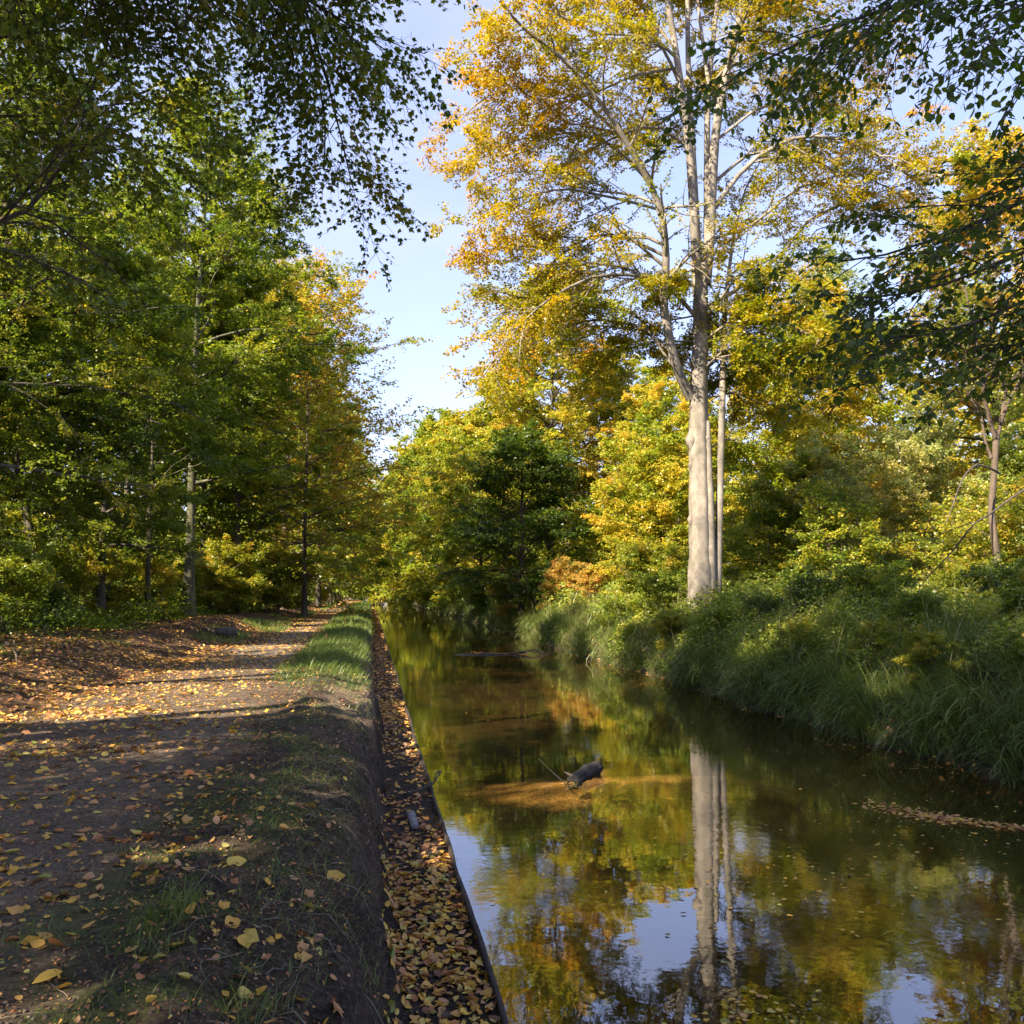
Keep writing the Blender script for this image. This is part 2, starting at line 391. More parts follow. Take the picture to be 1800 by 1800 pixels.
def plain(name, col, rough=0.7, metal=0.0):
    m, nt, nn, l = mat(name)
    ge = N(nt, 'ShaderNodeNewGeometry')
    n1 = N(nt, 'ShaderNodeTexNoise', Scale=9.0, Detail=5.0); l.new(ge.outputs['Position'], n1.inputs[0])
    r = ramp(nt, [(0.3, tuple(c * 0.7 for c in col)), (0.7, tuple(min(c * 1.25, 0.95) for c in col))]); l.new(n1.outputs[0], r.inputs[0])
    p = N(nt, 'ShaderNodeBsdfPrincipled', Roughness=rough, Metallic=metal); l.new(r.outputs[0], p.inputs['Base Color'])
    o = N(nt, 'ShaderNodeOutputMaterial'); l.new(p.outputs[0], o.inputs[0])
    return m

# ------------------------------------------------------------------ ground sheet
def lines(segs):
    out = []
    for a, b, s in segs: out += list(np.arange(a, b - s * 0.25, s))
    out.append(segs[-1][1]); return np.array(out)
xs = lines([(-420, -60, 40), (-60, -20, 4), (-20, -7, 0.5), (-7, -4.4, 0.12), (-4.4, -2.4, 0.08), (-2.4, -1.2, 0.03), (-1.2, 0.30, 0.017), (0.30, 0.80, 0.035), (0.80, 7.2, 0.4), (7.2, 9.5, 0.08), (9.5, 14, 0.25), (14, 30, 1.5), (30, 70, 5), (70, 420, 50)])
ys = lines([(-40, -4, 4), (-4, 2.0, 0.6), (2.0, 6.5, 0.022), (6.5, 11, 0.045), (11, 20, 0.10), (20, 45, 0.25), (45, 100, 0.8), (100, 200, 3), (200, 320, 8), (320, 640, 80)])
X, Y = np.meshgrid(xs, ys)
Xb = X + bend(Y)
Zg = height(Xb, Y)
def ground_cols(x, y, z):
    n = fbm(x * 0.8, y * 0.8, 101, 4); n2 = fbm(x * 3, y * 3, 111, 4); n3 = fbm(x * 0.25, y * 0.25, 121, 3)
    soil = np.array([0.088, 0.066, 0.048]); lit = np.array([0.11, 0.066, 0.034]); moss = np.array([0.070, 0.088, 0.026]); sand = np.array([0.21, 0.165, 0.12])
    bench = np.array([0.045, 0.036, 0.030]); bed = np.array([0.080, 0.062, 0.032]); right = np.array([0.055, 0.055, 0.026]); green = np.array([0.045, 0.075, 0.02])
    c = np.ones(x.shape + (3,)) * soil
    def mixc(c, col, f): return c + (col - c) * f[..., None]
    c = mixc(c, lit, sst(-3.8, -4.8, x) * 0.8)
    c = mixc(c, moss, sst(-0.05, 0.4, n + 0.8 * n2) * sst(-1.7, -1.0, x + .5 * n) * sst(0.0, -0.25, x) * 0.8)
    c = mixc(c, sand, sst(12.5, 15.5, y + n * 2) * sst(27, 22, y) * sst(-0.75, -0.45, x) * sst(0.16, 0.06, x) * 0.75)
    c = mixc(c, green, sst(15, 19, y + 2 * n) * sst(-1.9, -1.5, x) * sst(-0.1, -0.35, x) * 0.8)
    c = mixc(c, bench, sst(0.05, 0.16, x))
    sandbar = np.exp(-(((x - 3.4) / 2.6) ** 2 + ((y - 13.5) / 1.6) ** 2))
    inb = (x > 0.78) & (x < 7.9)
    c = np.where(inb[..., None], (bed * (0.55 + 0.25 * n[..., None]) + np.array([0.30, 0.205, 0.085]) * (sandbar * np.clip(.62 + 1.5 * n + 1.0 * n2, .1, 1.3))[..., None]), c)
    c = mixc(c, right, sst(7.7, 8.1, x))
    return np.clip(c * (1 + 0.35 * n2[..., None]), 0.004, 0.9)
cols = ground_cols(X, Y, Zg)
idx = np.arange(X.size).reshape(X.shape)
F = np.stack([idx[:-1, :-1], idx[:-1, 1:], idx[1:, 1:], idx[1:, :-1]], -1)
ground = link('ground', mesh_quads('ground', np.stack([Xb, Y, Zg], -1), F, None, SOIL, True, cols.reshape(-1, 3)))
tag(ground, kind='structure')

# path sheet laid over the ground
py = lines([(-12, 2, 1.0), (2, 12, 0.06), (12, 30, 0.12), (30, 80, 0.5), (80, 235, 3)])
def path_edges(y):
    l = np.interp(y, [0, 12, 20, 30, 45, 90, 240], [-4.2, -4.2, -3.9, -3.6, -3.4, -3.5, -4.2]) + 0.3 * fbm(y * 0.5, y * 0 + 5, 131, 3)
    r = np.interp(y, [0, 12, 20, 30, 45, 90, 240], [-1.25, -1.15, -1.35, -1.75, -1.7, -1.6, -1.6]) + 0.22 * fbm(y * 0.8, y * 0 + 8, 133, 3)
    return l, r
el, er = path_edges(py)
u = np.linspace(0, 1, 44)
PX = el[:, None] + (er - el)[:, None] * u[None]; PY = np.repeat(py[:, None], 44, 1)
PXb = PX + bend(PY)
edge = np.minimum(u, 1 - u)[None] * (er - el)[:, None]
PZ = height(PXb, PY) + 0.008 - 0.05 * sst(0.14, 0.0, edge) + 0.006 * fbm(PX * 9, PY * 9, 140, 2) * sst(0.1, .3, edge)
pn = fbm(PX * 1.2, PY * 0.7, 151, 4)
pc = np.array([0.135, 0.108, 0.082])[None, None] * (1 + 0.35 * pn[..., None])
pc = pc + (np.array([0.21, 0.185, 0.15]) - pc) * (sst(17, 30, PY) * 0.8)[..., None]  # far stretch lightened in the colour to stand for sunlight
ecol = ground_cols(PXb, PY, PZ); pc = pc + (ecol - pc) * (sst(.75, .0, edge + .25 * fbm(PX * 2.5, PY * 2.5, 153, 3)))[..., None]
pi = np.arange(PX.size).reshape(PX.shape)
PFc = np.stack([pi[:-1, :-1], pi[:-1, 1:], pi[1:, 1:], pi[1:, :-1]], -1)
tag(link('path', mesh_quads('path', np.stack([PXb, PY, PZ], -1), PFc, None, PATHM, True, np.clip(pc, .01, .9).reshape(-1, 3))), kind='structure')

# water
wy = lines([(-40, 320, 6)])
wx = np.array([0.765, 3, 5, 7, 9.2]); WX, WY = np.meshgrid(wx, wy)
wi = np.arange(WX.size).reshape(WX.shape)
WF = np.stack([wi[:-1, :-1], wi[:-1, 1:], wi[1:, 1:], wi[1:, :-1]], -1)
tag(link('water', mesh_quads('water', np.stack([WX + bend(WY), WY, WX * 0], -1), WF, None, WATER, True)), kind='structure')

# ------------------------------------------------------------------ trees
def leaf_size(dist): return float(np.clip(0.0029 * dist, 0.08, 0.42))

def build_tree(name, x, y, H, R, hb, tr, label, cat='tree', group=None, seed=1, nl=40, nb=8, nt=6, lv=None, tone=0.3, spread=0.10, top_tone=0.0,
               bark=None, droop=-0.06, lean=(0, 0), cull=False, dense=1.0, ls=None, shape=0.8, multi=1, maxleaf=70000, val=0.5, sat=0.5, updir=1.0, sink=0.1, phi=0.45, zbase=None):
    rng = np.random.default_rng(seed)
    base = np.array([x, y, (gz(x, y) if zbase is None else zbase) - sink]); dist = max(math.hypot(x, y), 5)
    ls = ls or leaf_size(dist)
    bag = Bag()
    limbsP = []; limbsR = []; limbsL = []
    for s in range(multi):
        n = 12; t = np.linspace(0, 1, n)
        az = rng.uniform(0, 6.28); sp = 0 if multi == 1 else R * rng.uniform(0.25, 0.65)
        hh = H * (1 if multi == 1 else rng.uniform(0.7, 1.0))
        wob = np.cumsum(rng.normal(0, 0.012 * H / n * 4, (n, 2)), 0) * t[:, None]
        tp = np.stack([(lean[0] * H + math.cos(az) * sp) * t ** 1.2 + wob[:, 0], (lean[1] * H + math.sin(az) * sp) * t ** 1.2 + wob[:, 1], t * hh], -1) + base
        flare = 1 + 0.55 * np.exp(-t * H / 0.45)
        trr = tr * (1 if multi == 1 else 0.6) * (1 - 0.93 * t ** 0.9) * flare
        bag.add(*tubes(tp[None], trr[None], 12 if tr > 0.12 else 7))
        k = max(3, nl // multi)
        tt = (hb + (0.985 - hb) * ((np.arange(k) + rng.random(k)) / k) ** 0.85)
        pos, tan = interp(tp[None], tt[None]); pos = pos[0]; tan = tan[0]
        u = (tt - hb) / (1 - hb)
        env = np.sin(np.pi * np.clip(0.20 + 0.77 * u ** shape, 0, 1)) ** 0.6
        a = np.arange(k) * 2.39996 + rng.normal(0, .35, k)
        el = np.radians(12 + 52 * u + rng.normal(0, 9, k))
        d = np.stack([np.cos(a) * np.cos(el), np.sin(a) * np.cos(el), np.sin(el)], -1)
        L = (R * env * rng.uniform(0.72, 1.12, k) * (1 if multi == 1 else 0.75)) + 0.2
        lp = paths(rng, pos, d, L, 7, 0.10, droop)
        lr = np.maximum(interp1(trr[None], tt[None])[0] * 0.5, 0.012)[:, None] * np.linspace(1, 0.22, 7)[None]
        limbsP.append(lp); limbsR.append(lr); limbsL.append(L)
    lp = np.concatenate(limbsP); lr = np.concatenate(limbsR); L = np.concatenate(limbsL)
    bp_, br, bL, bi, bt = kids(rng, lp, lr, L, nb, 0.15, 1.0, 0.85, 0.46, 5, 0.12, droop * 0.6, phi=phi)
    tp_, tr_, tL, ti, tt_ = kids(rng, bp_, br, bL, nt, 0.1, 1.0, 0.8, 0.5, 4, 0.14, droop * 0.5, phi=phi, rmin=0.003)
    ntw = len(tp_)
    area = math.pi / 4 * 2 * R * H * (1 - hb)
    if lv is None: lv = int(np.clip(dense * 7.0 * area / (0.36 * ls * ls), 1500, maxleaf * 1.8))
    qk = np.clip(tL / np.quantile(tL, .8), .06, 1.0) ** 1.2
    m = max(2, int(round(lv / ntw / qk.mean() * .85)))
    tv = rng.random((ntw, m)) ** 0.8
    pos, tan = interp(tp_, tv)
    sg = np.where(rng.random((ntw, m, 1)) < 0.5, 1., -1.)
    sd0 = norm(np.cross(tan, UP) + 1e-4)
    jit = rng.normal(0, 0.42, (ntw, m, 3)) * (ls * 0.9 + 0.07)
    pos = pos + jit * np.array([1, 1, 0.65])
    ax = norm(tan * 0.55 + sd0 * sg * 0.75 + rng.normal(0, 0.35, tan.shape) + np.array([0, 0, -0.18]))
    pos = pos.reshape(-1, 3); ax = ax.reshape(-1, 3)
    # tone by limb, twig and leaf, drifting with height
    tl = rng.normal(0, 0.5, len(lp))[bi][ti]; tb = rng.normal(0, 0.6, len(bp_))[ti]
    hfrac = np.clip((pos[:, 2] - base[2]) / H, 0, 1)
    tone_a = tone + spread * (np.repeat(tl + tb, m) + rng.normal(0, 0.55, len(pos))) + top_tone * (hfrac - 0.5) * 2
    keep = rng.random(len(pos)) < np.repeat(qk, m)
    if cull: keep &= shade_gaps(pos, rng)
    if zbase is None: keep &= pos[:, 2] > height(pos[:, 0], pos[:, 1]) + 0.05
    pos = pos[keep]; ax = ax[keep]; tone_a = tone_a[keep]
    sd, nr = leaf_frames(rng, ax, np.array([0, 0, updir]), 0.55)
    Ls = ls * rng.uniform(0.7, 1.25, len(pos)); 
    if ls <= 0.078: V, Fq, k = hex_leaves(pos, ax, sd, nr, Ls, Ls * 0.68)
    else: V, Fq, k = kites(pos, ax, sd, nr, Ls, Ls * 0.72)
    if cull:
        k1 = shade_gaps(bp_[:, 2], rng) & shade_gaps(bp_[:, 4], rng); k2 = shade_gaps(tp_[:, 1], rng) & shade_gaps(tp_[:, 3], rng) & k1[ti]
    else: k1 = np.ones(len(bp_), bool); k2 = np.ones(len(tp_), bool)
    frac = np.bincount(bi[ti], weights=k2, minlength=len(lp)) / np.maximum(np.bincount(bi[ti], minlength=len(lp)), 1); kl = frac > .35
    if kl.any(): bag.add(*tubes(lp[kl], lr[kl], 6))
    bag.add(*tubes(bp_[k1], br[k1], 4))
    if dist < 75 and k2.any(): bag.add(*tubes(tp_[k2], tr_[k2], 3))
    e = thing(name, base, label, cat, group)
    tr_o = link('trunk', bag.mesh('trunk', bark or BARK, True, base), e)
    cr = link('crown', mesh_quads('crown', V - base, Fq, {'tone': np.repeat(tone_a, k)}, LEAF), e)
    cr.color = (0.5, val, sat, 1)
    return e

def lateral(pts_px, Y0, dy):    # limb seen in the photo -> points in space, moving dy metres nearer/farther along its length
    n = len(pts_px); out = []
    for i, (a, b) in enumerate(pts_px): out.append(P(a, b, Y0 + dy * (i / (n - 1)) ** 1.2))
    return np.array(out)

def resample(p, n):
    p = np.asarray(p); s = np.r_[0, np.cumsum(np.linalg.norm(np.diff(p, axis=0), axis=1))]; s /= s[-1]
    # catmull-rom style smoothing through linear interpolation + averaging
    t = np.linspace(0, 1, n * 4); q = np.stack([np.interp(t, s, p[:, i]) for i in range(3)], -1)
    for _ in range(6): q[1:-1] = (q[:-2] + 2 * q[1:-1] + q[2:]) / 4
    return q[np.linspace(0, len(q) - 1, n).round().astype(int)]

# --- the big beech on the far bank
def hero_beech():
    rng = np.random.default_rng(7); Y0 = 31.0; k = Y0 / FPX
    b0 = P(1233, 1040, Y0); base = np.array([b0[0], Y0, gz(b0[0], Y0) - 0.2])
    wood = Bag()
    def tube(p, r, s=12): wood.add(*tubes(p[None], np.asarray(r)[None], s))
    # trunk
    tp = np.array([base, P(1233, 1040, Y0), P(1231, 960, Y0), P(1230, 880, Y0), P(1229, 780, Y0), P(1228, 690, Y0), P(1231, 600, Y0), P(1231, 530, Y0), P(1234, 465, Y0)])
    tq = resample(tp, 46); zz = np.interp(tq[:, 2], [base[2], b0[2], P(0, 960, Y0)[2], P(0, 780, Y0)[2], P(0, 690, Y0)[2], P(0, 600, Y0)[2], P(0, 465, Y0)[2]], [34, 24, 19.5, 18.5, 17.5, 15, 13])
    rad = zz * k * (1 + 0.02 * np.sin(np.arange(46) * 1.3) + 0.025 * rng.normal(0, 1, 46))
    V, Fq = tubes(tq[None], rad[None], 28)
    ang = np.arctan2(V[:, 1] - Y0, V[:, 0] - base[0])
    flut = 1 + 0.045 * np.sin(ang * 5 + V[:, 2] * .25) + 0.03 * np.sin(ang * 9 + 2)
    cx = np.interp(V[:, 2], tq[:, 2], tq[:, 0]); V[:, 0] = cx + (V[:, 0] - cx) * flut; V[:, 1] = Y0 + (V[:, 1] - Y0) * flut
    wood.add(V, Fq)
    # seam rib on the right side
    tube(resample([P(1250, 1036, Y0 - .2), P(1249, 900, Y0 - .2), P(1246, 800, Y0 - .25), P(1244, 740, Y0 - .2)], 10), np.linspace(0.17, 0.08, 10), 10)
    # branch collars / knots
    for px, py, s in ((1215, 776, .20), (1214, 915, .11), (1214, 820, .09), (1244, 772, .13)):
        c = P(px, py, Y0 - (0.05 if px < 1220 else 0.2))
        rr = np.array([0.1, 0.55, 0.9, 1.0, 0.5, 0.1]) * s; zz_ = np.array([-1.9, -1., -.2, .5, 1.4, 2.4]) * s
        tube(np.stack([np.full(6, c[0]), np.full(6, c[1]), c[2] + zz_], -1), rr, 10)
    stems = []
    def stem(px, w0, w1, dy, n=14, s=12):
        p = resample(lateral(px, Y0, dy), n); r = np.linspace(w0, w1, n) * 0.5 * k
        tube(p, r, s); stems.append((p, r)); return p, r
    stem([(1226, 520), (1221, 400), (1212, 260), (1200, 170), (1185, 70), (1166, -40), (1150, -190), (1120, -330)], 19, 5, -1.0, 18)
    stem([(1230, 500), (1223, 380), (1217, 260), (1210, 130), (1208, 0), (1216, -130), (1200, -300)], 16, 4, 1.4, 18)
    stem([(1240, 500), (1249, 400), (1251, 330), (1259, 215), (1276, 130), (1300, 40), (1312, -60), (1330, -190), (1350, -320)], 22, 5, -.4, 18)
    stem([(1243, 420), (1243, 300), (1243, 190), (1250, 100), (1262, 0), (1258, -150), (1265, -320)], 14, 4, 1.0, 18)
    stem([(1246, 150), (1236, 80), (1226, 0), (1222, -120)], 8, 3, 1.6, 10)
    LL = []
    def limb(px, w0, w1, dy, n=14, s=9):
        p = resample(lateral(px, Y0, dy), n); r = np.linspace(w0, w1, n) * 0.5 * k
        tube(p, r, s); LL.append((p, r)); return p
    limb([(1214, 700), (1200, 672), (1183, 628), (1164, 528), (1172, 472), (1167, 389), (1144, 322), (1111, 267), (1067, 194), (994, 106), (911, 44), (860, -30)], 19, 3, -3.5, 26, 12)
    limb([(1225, 560), (1185, 510), (1133, 483), (1044, 483), (967, 522), (900, 583), (850, 660)], 8, 2, -2.5)
    limb([(1170, 450), (1100, 417), (1044, 411), (989, 444), (930, 500), (870, 570)], 7, 2, 3)
    limb([(1140, 318), (1080, 255), (1010, 232), (930, 240), (850, 265), (812, 300)], 7, 2, 1.5)
    limb([(1100, 250), (1020, 170), (930, 150), (850, 170), (805, 215)], 6, 2, -2)
    limb([(1257, 365), (1289, 317), (1333, 272), (1400, 239), (1467, 239), (1539, 267), (1606, 311), (1650, 370)], 10, 2, -2)
    limb([(1256, 320), (1311, 272), (1378, 261), (1450, 290), (1520, 350)], 7, 2, 2.5)
    limb([(1245, 540), (1310, 500), (1378, 444), (1422, 383), (1489, 356), (1578, 328), (1650, 300)], 8, 2, 3.5)
    limb([(1200, 160), (1167, 83), (1111, 61), (1050, 60), (970, 20)], 7, 2, -3)
    limb([(1300, 30), (1350, -40), (1430, -80), (1520, -60)], 7, 2, -2)
    limb([(1280, 120), (1340, 90), (1420, 110), (1500, 160)], 6, 2, 2)
    limb([(1190, 90), (1120, 0), (1020, -60), (930, -70)], 7, 2, 2)
    limb([(1150, -190), (1060, -220), (960, -180), (880, -90)], 6, 2, -2)
    limb([(1340, -250), (1430, -260), (1520, -190)], 6, 2, 2)
    limb([(1235, 600), (1290, 560), (1370, 560), (1440, 600)], 6, 2, -3)
    limb([(1228, 620), (1290, 640), (1350, 620), (1400, 660)], 4, 1.5, -2)
    limb([(1240, 700), (1290, 690), (1340, 710), (1390, 760)], 4, 1.5, 1.5)
    limb([(1240, 650), (1300, 600), (1370, 640), (1420, 720)], 4, 1.5, 2.5)
    limb([(1243, 790), (1280, 770), (1330, 790), (1370, 830)], 3.5, 1.5, .8)
    limb([(1225, 600), (1150, 600), (1080, 620), (1020, 680)], 4, 1.5, 2)
    limb([(1180, 640), (1110, 540), (1000, 540), (900, 520), (840, 500)], 5, 1.5, 1)
    limb([(1165, 370), (1090, 350), (990, 330), (900, 350), (830, 400)], 6, 1.5, -1.5)
    limb([(1270, 620), (1272, 560), (1279, 490), (1293, 400), (1312, 325), (1350, 262)], 8, 1.5, 1.4)
    limb([(1271, 600), (1300, 540), (1330, 490), (1375, 470)], 4, 1.5, -1.2)
    for px in ([(1212, 260), (1150, 215), (1060, 250), (980, 300), (900, 300), (830, 330)], [(1168, 540), (1110, 470), (1020, 460), (930, 430), (850, 440)], [(1180, 620), (1120, 570), (1040, 560), (950, 590), (870, 680)],
               [(1255, 250), (1330, 190), (1420, 170), (1520, 200), (1590, 240)], [(1250, 420), (1320, 400), (1400, 330), (1500, 300), (1600, 350), (1640, 430)], [(1240, 560), (1300, 480), (1360, 480), (1430, 520), (1470, 580)], [(1300, 30), (1400, 10), (1500, 40), (1580, 90)],
               [(1190, 120), (1120, 130), (1030, 170), (950, 190), (880, 120)], [(1168, 0), (1090, -20), (990, 20), (900, 60), (830, 90)]):
        limb(px, 6, 1.8, rng.uniform(-3.5, 3.5))
    lp = np.array([resample(p, 10) for p, r in LL]); lr = np.array([np.interp(np.linspace(0, 1, 10), np.linspace(0, 1, len(r)), r) for p, r in LL])
    Ld = np.linalg.norm(np.diff(lp, axis=1), axis=2).sum(1)
    # secondary limbs leaving the stems toward and away from the viewer
    sp = np.array([resample(p, 10) for p, r in stems]); sr = np.array([np.interp(np.linspace(0, 1, 10), np.linspace(0, 1, len(r)), r) for p, r in stems])
    SL = np.linalg.norm(np.diff(sp, axis=1), axis=2).sum(1)
    a1, a2, a3, _, _ = kids(rng, sp, sr, np.minimum(SL, 9), 5, 0.30, 1.0, 0.95, 0.42, 8, 0.10, -0.03, phi=1.5, taper=.5)
    tb = resample([P(1231, 690, Y0), P(1234, 465, Y0)], 10)[None]
    c1, c2, c3, _, _ = kids(rng, tb, np.full((1, 10), .12), np.array([6.]), 14, 0.0, 1.0, 1.35, 0.5, 8, 0.10, -0.06, phi=1.5, taper=.2, rr=.3)
    wood.add(*tubes(a1, a2, 6)); wood.add(*tubes(c1, c2, 5))
    def rs(p, n): return np.array([resample(q, n) for q in p])
    def rsr(r, n): return np.array([np.interp(np.linspace(0, 1, n), np.linspace(0, 1, len(q)), q) for q in r])
    LP = np.concatenate([lp, rs(a1, 10), rs(c1, 10)]); LR = np.concatenate([lr, rsr(a2, 10), rsr(c2, 10)]); LLn = np.concatenate([np.minimum(Ld, 7), a3, c3])
    bp_, br, bL, bi, bt = kids(rng, LP, LR, LLn, 20, 0.18, 1.0, 0.85, 0.34, 6, 0.13, -0.05, phi=.7, taper=.5)
    wood.add(*tubes(bp_, br, 4))
    tp_, tr_, tL, ti, _ = kids(rng, bp_, br, bL, 9, 0.12, 1.0, 0.75, 0.5, 4, 0.15, -0.08, phi=.5)
    wood.add(*tubes(tp_, tr_, 3))
    m = 41; ls = 0.093
    tv = rng.random((len(tp_), m)) ** .7
    pos, tan = interp(tp_, tv); sg = np.where(rng.random(tv.shape + (1,)) < .5, 1., -1.)
    pos = pos + rng.normal(0, .055, pos.shape)
    ax = norm(tan * .5 + norm(np.cross(tan, UP) + 1e-4) * sg * .8 + rng.normal(0, .3, tan.shape) + np.array([0, 0, -.2]))
    pos = pos.reshape(-1, 3); ax = ax.reshape(-1, 3)
    px, py, _ = project(pos)
    clump = np.repeat((rng.normal(0, .5, len(LP))[bi] + rng.normal(0, .7, len(bp_)))[ti], m)
    dx = (pos[:, 0] - base[0]) / 7.5; hz = (pos[:, 2] - 8) / 11
    front = (pos[:, 1] < base[1]) & (np.abs(px - np.interp(py, [-100, 150, 300, 470, 620], [1225, 1230, 1230, 1232, 1230])) < np.interp(py, [-100, 150, 300, 470, 620], [95, 62, 45, 26, 24])) & (py < 640)
    front |= (pos[:, 1] < base[1] + .6) & (np.abs(px - np.interp(py, [400, 500, 620], [1293, 1278, 1271])) < 13) & (py > 430) & (py < 700)
    tone = 0.435 + 0.14 * np.clip(np.abs(dx) - .15, 0, 1.2) ** 1.3 + 0.085 * np.clip(hz, -1.2, 1.1) + 0.075 * clump + rng.normal(0, .06, len(pos))
    keep = (rng.random(len(pos)) < np.repeat(np.clip(tL / np.quantile(tL, .8), .05, 1) ** 1.1, m)) & ~(front & (rng.random(len(pos)) < .8))
    pos = pos[keep]; ax = ax[keep]; tone = tone[keep]
    sd, nr = leaf_frames(rng, ax, np.array([0, 0, 1.]), .6)
    Ls = ls * rng.uniform(.7, 1.25, len(pos)); V, Fq, kk = kites(pos, ax, sd, nr, Ls, Ls * .72)
    e = thing('beech_tree', base, 'tall old beech with smooth pale grey trunk and golden orange crown on far bank', 'tree')
    link('trunk', wood.mesh('trunk', BEECH, True, base), e)
    st = Bag(); p = resample([P(1262, 1038, Y0 - .1) - np.array([0, 0, 1.2]), P(1261, 1030, Y0 - .1), P(1264, 930, Y0 - .1), P(1267, 800, Y0 - .1), P(1270, 700, Y0), P(1271, 600, Y0 + .2), P(1278, 500, Y0 + .5), P(1292, 400, Y0 + 1.0)], 24)
    st.add(*tubes(p[None], (np.interp(np.linspace(0, 1, 24), [0, .2, .6, 1], [9, 7, 5.8, 2.5]) * k)[None], 12))
    link('side_stem', st.mesh('side_stem', BEECH, True, base), e)
    cr = link('crown', mesh_quads('crown', V - base, Fq, {'tone': np.repeat(tone, kk)}, LEAF), e); cr.color = (.5, .46, .54, 1)
    print('beech leaves', len(pos))
hero_beech()

# --- near boughs reaching into the frame from trees just outside it
def near_tree(name, label, base_xy, H, tr, boughs, seed, kindleaf, ls, tone, spread, nb, nt, m, bark, trunk_top, cull=False, droop=-0.05, phi=.5, ratio=.32, group=None, extra=None):
    rng = np.random.default_rng(seed); x, y = base_xy
    base = np.array([x, y, gz(x, y) - .15]); wood = Bag()
    n = 12; t = np.linspace(0, 1, n)
    tp = base + np.stack([trunk_top[0] * t ** 1.4, trunk_top[1] * t ** 1.4, H * t], -1) + np.stack([.1 * np.sin(t * 5), .1 * np.cos(t * 4) - .1, t * 0], -1)
    trr = tr * (1 - .85 * t) * (1 + .5 * np.exp(-t * H / .5)); wood.add(*tubes(tp[None], trr[None], 12))
    LPs = []; LRs = []; LLn = []
    for bpts, w0 in boughs:
        bpts = np.array(bpts)
        z0 = bpts[0][2] - 0.9; tt = np.clip((z0 - base[2]) / H, .05, .97)
        st = np.array([np.interp(tt, t, tp[:, i]) for i in range(3)])
        p = resample(np.vstack([st, bpts]), 14); r = np.linspace(w0, .008, 14)
        wood.add(*tubes(p[None], r[None], 8)); LPs.append(p); LRs.append(r); LLn.append(min(np.linalg.norm(np.diff(p, axis=0), axis=1).sum(), 6.5))
    lp = np.array(LPs); lr = np.array(LRs); Ln = np.array(LLn)
    bp_, br, bL, bi, _ = kids(rng, lp, lr, Ln, nb, .30, 1.0, .8, ratio, 6, .12, droop, phi=phi, taper=.6)
    wood.add(*tubes(bp_, br, 5))
    tp_, tr_, tL, ti, _ = kids(rng, bp_, br, bL, nt, .12, 1.0, .75, .48, 5, .13, droop, phi=phi)
    wood.add(*tubes(tp_, tr_, 4))
    tv = (np.arange(m)[None] + rng.random((len(tp_), m))) / m
    pos, tan = interp(tp_, tv); sg = np.where(np.arange(m) % 2 == 0, 1., -1.)[None, :, None] * np.ones((len(tp_), 1, 1))
    pos = pos + rng.normal(0, .03, pos.shape)
    ax = norm(tan * .55 + norm(np.cross(tan, UP) + 1e-4) * sg * .75 + rng.normal(0, .25, tan.shape) + np.array([0, 0, -.3]))
    pos = pos.reshape(-1, 3); ax = ax.reshape(-1, 3)
    tn = tone + spread * (np.repeat((rng.normal(0, .6, len(bp_)))[ti], m) + rng.normal(0, .7, len(pos)))
    kk = rng.random(len(pos)) < np.repeat(np.clip(tL / np.quantile(tL, .7), .1, 1), m); pos = pos[kk]; ax = ax[kk]; tn = tn[kk]
    if cull:
        keep = shade_gaps(pos, rng); pos = pos[keep]; ax = ax[keep]; tn = tn[keep]
    sd, nr = leaf_frames(rng, ax, np.array([0, 0, .8]), .6); Ls = ls * rng.uniform(.65, 1.2, len(pos))
    if kindleaf == 'maple': V, Fq, k = maple_leaves(pos, ax, sd, nr, Ls, Ls)
    else: V, Fq, k = hex_leaves(pos, ax, sd, nr, Ls, Ls * .62)
    e = thing(name, base, label, 'tree', group)
    link('trunk', wood.mesh('trunk', bark, True, base), e)
    cr = link('crown', mesh_quads('crown', V - base, Fq, {'tone': np.repeat(tn, k)}, LEAF), e); cr.color = (.5, .5, .5, 1)
    print(name, 'leaves', len(pos))

def Pl(lst, Y): return [P(a, b, yy) for (a, b), yy in zip(lst, np.linspace(Y[0], Y[1], len(lst)))]
near_tree('beech_tree', 'dark green beech boughs hanging in from beyond the right edge of the photo', (9.6, 6.5), 12, .28, [
    (Pl([(1980, -120), (1700, -30), (1480, 40), (1330, 110), (1250, 165)], (8.0, 8.6)), .05),
    (Pl([(1950, -220), (1750, -140), (1600, -40), (1520, 60), (1470, 120)], (7.5, 7.8)), .045),
    (Pl([(1950, -60), (1850, -10), (1760, 20), (1700, 60)], (7.0, 6.8)), .03),
    (Pl([(2000, 260), (1850, 330), (1700, 400), (1560, 450), (1475, 460)], (8.2, 8.8)), .04),
    (Pl([(2000, 330), (1850, 420), (1700, 490), (1580, 520), (1500, 525)], (8.0, 8.4)), .035),
    (Pl([(2000, 420), (1860, 500), (1740, 560), (1640, 590), (1545, 595)], (7.6, 7.8)), .035),
    (Pl([(1990, 130), (1880, 220), (1800, 290), (1720, 350)], (8.6, 9)), .035),
    (Pl([(1990, 520), (1880, 580), (1780, 610), (1700, 620)], (8.2, 8.4)), .03),
], 11, 'beech', .086, .16, .10, 18, 10, 9, BARK, (-1.2, .6), droop=-.07, ratio=.34)

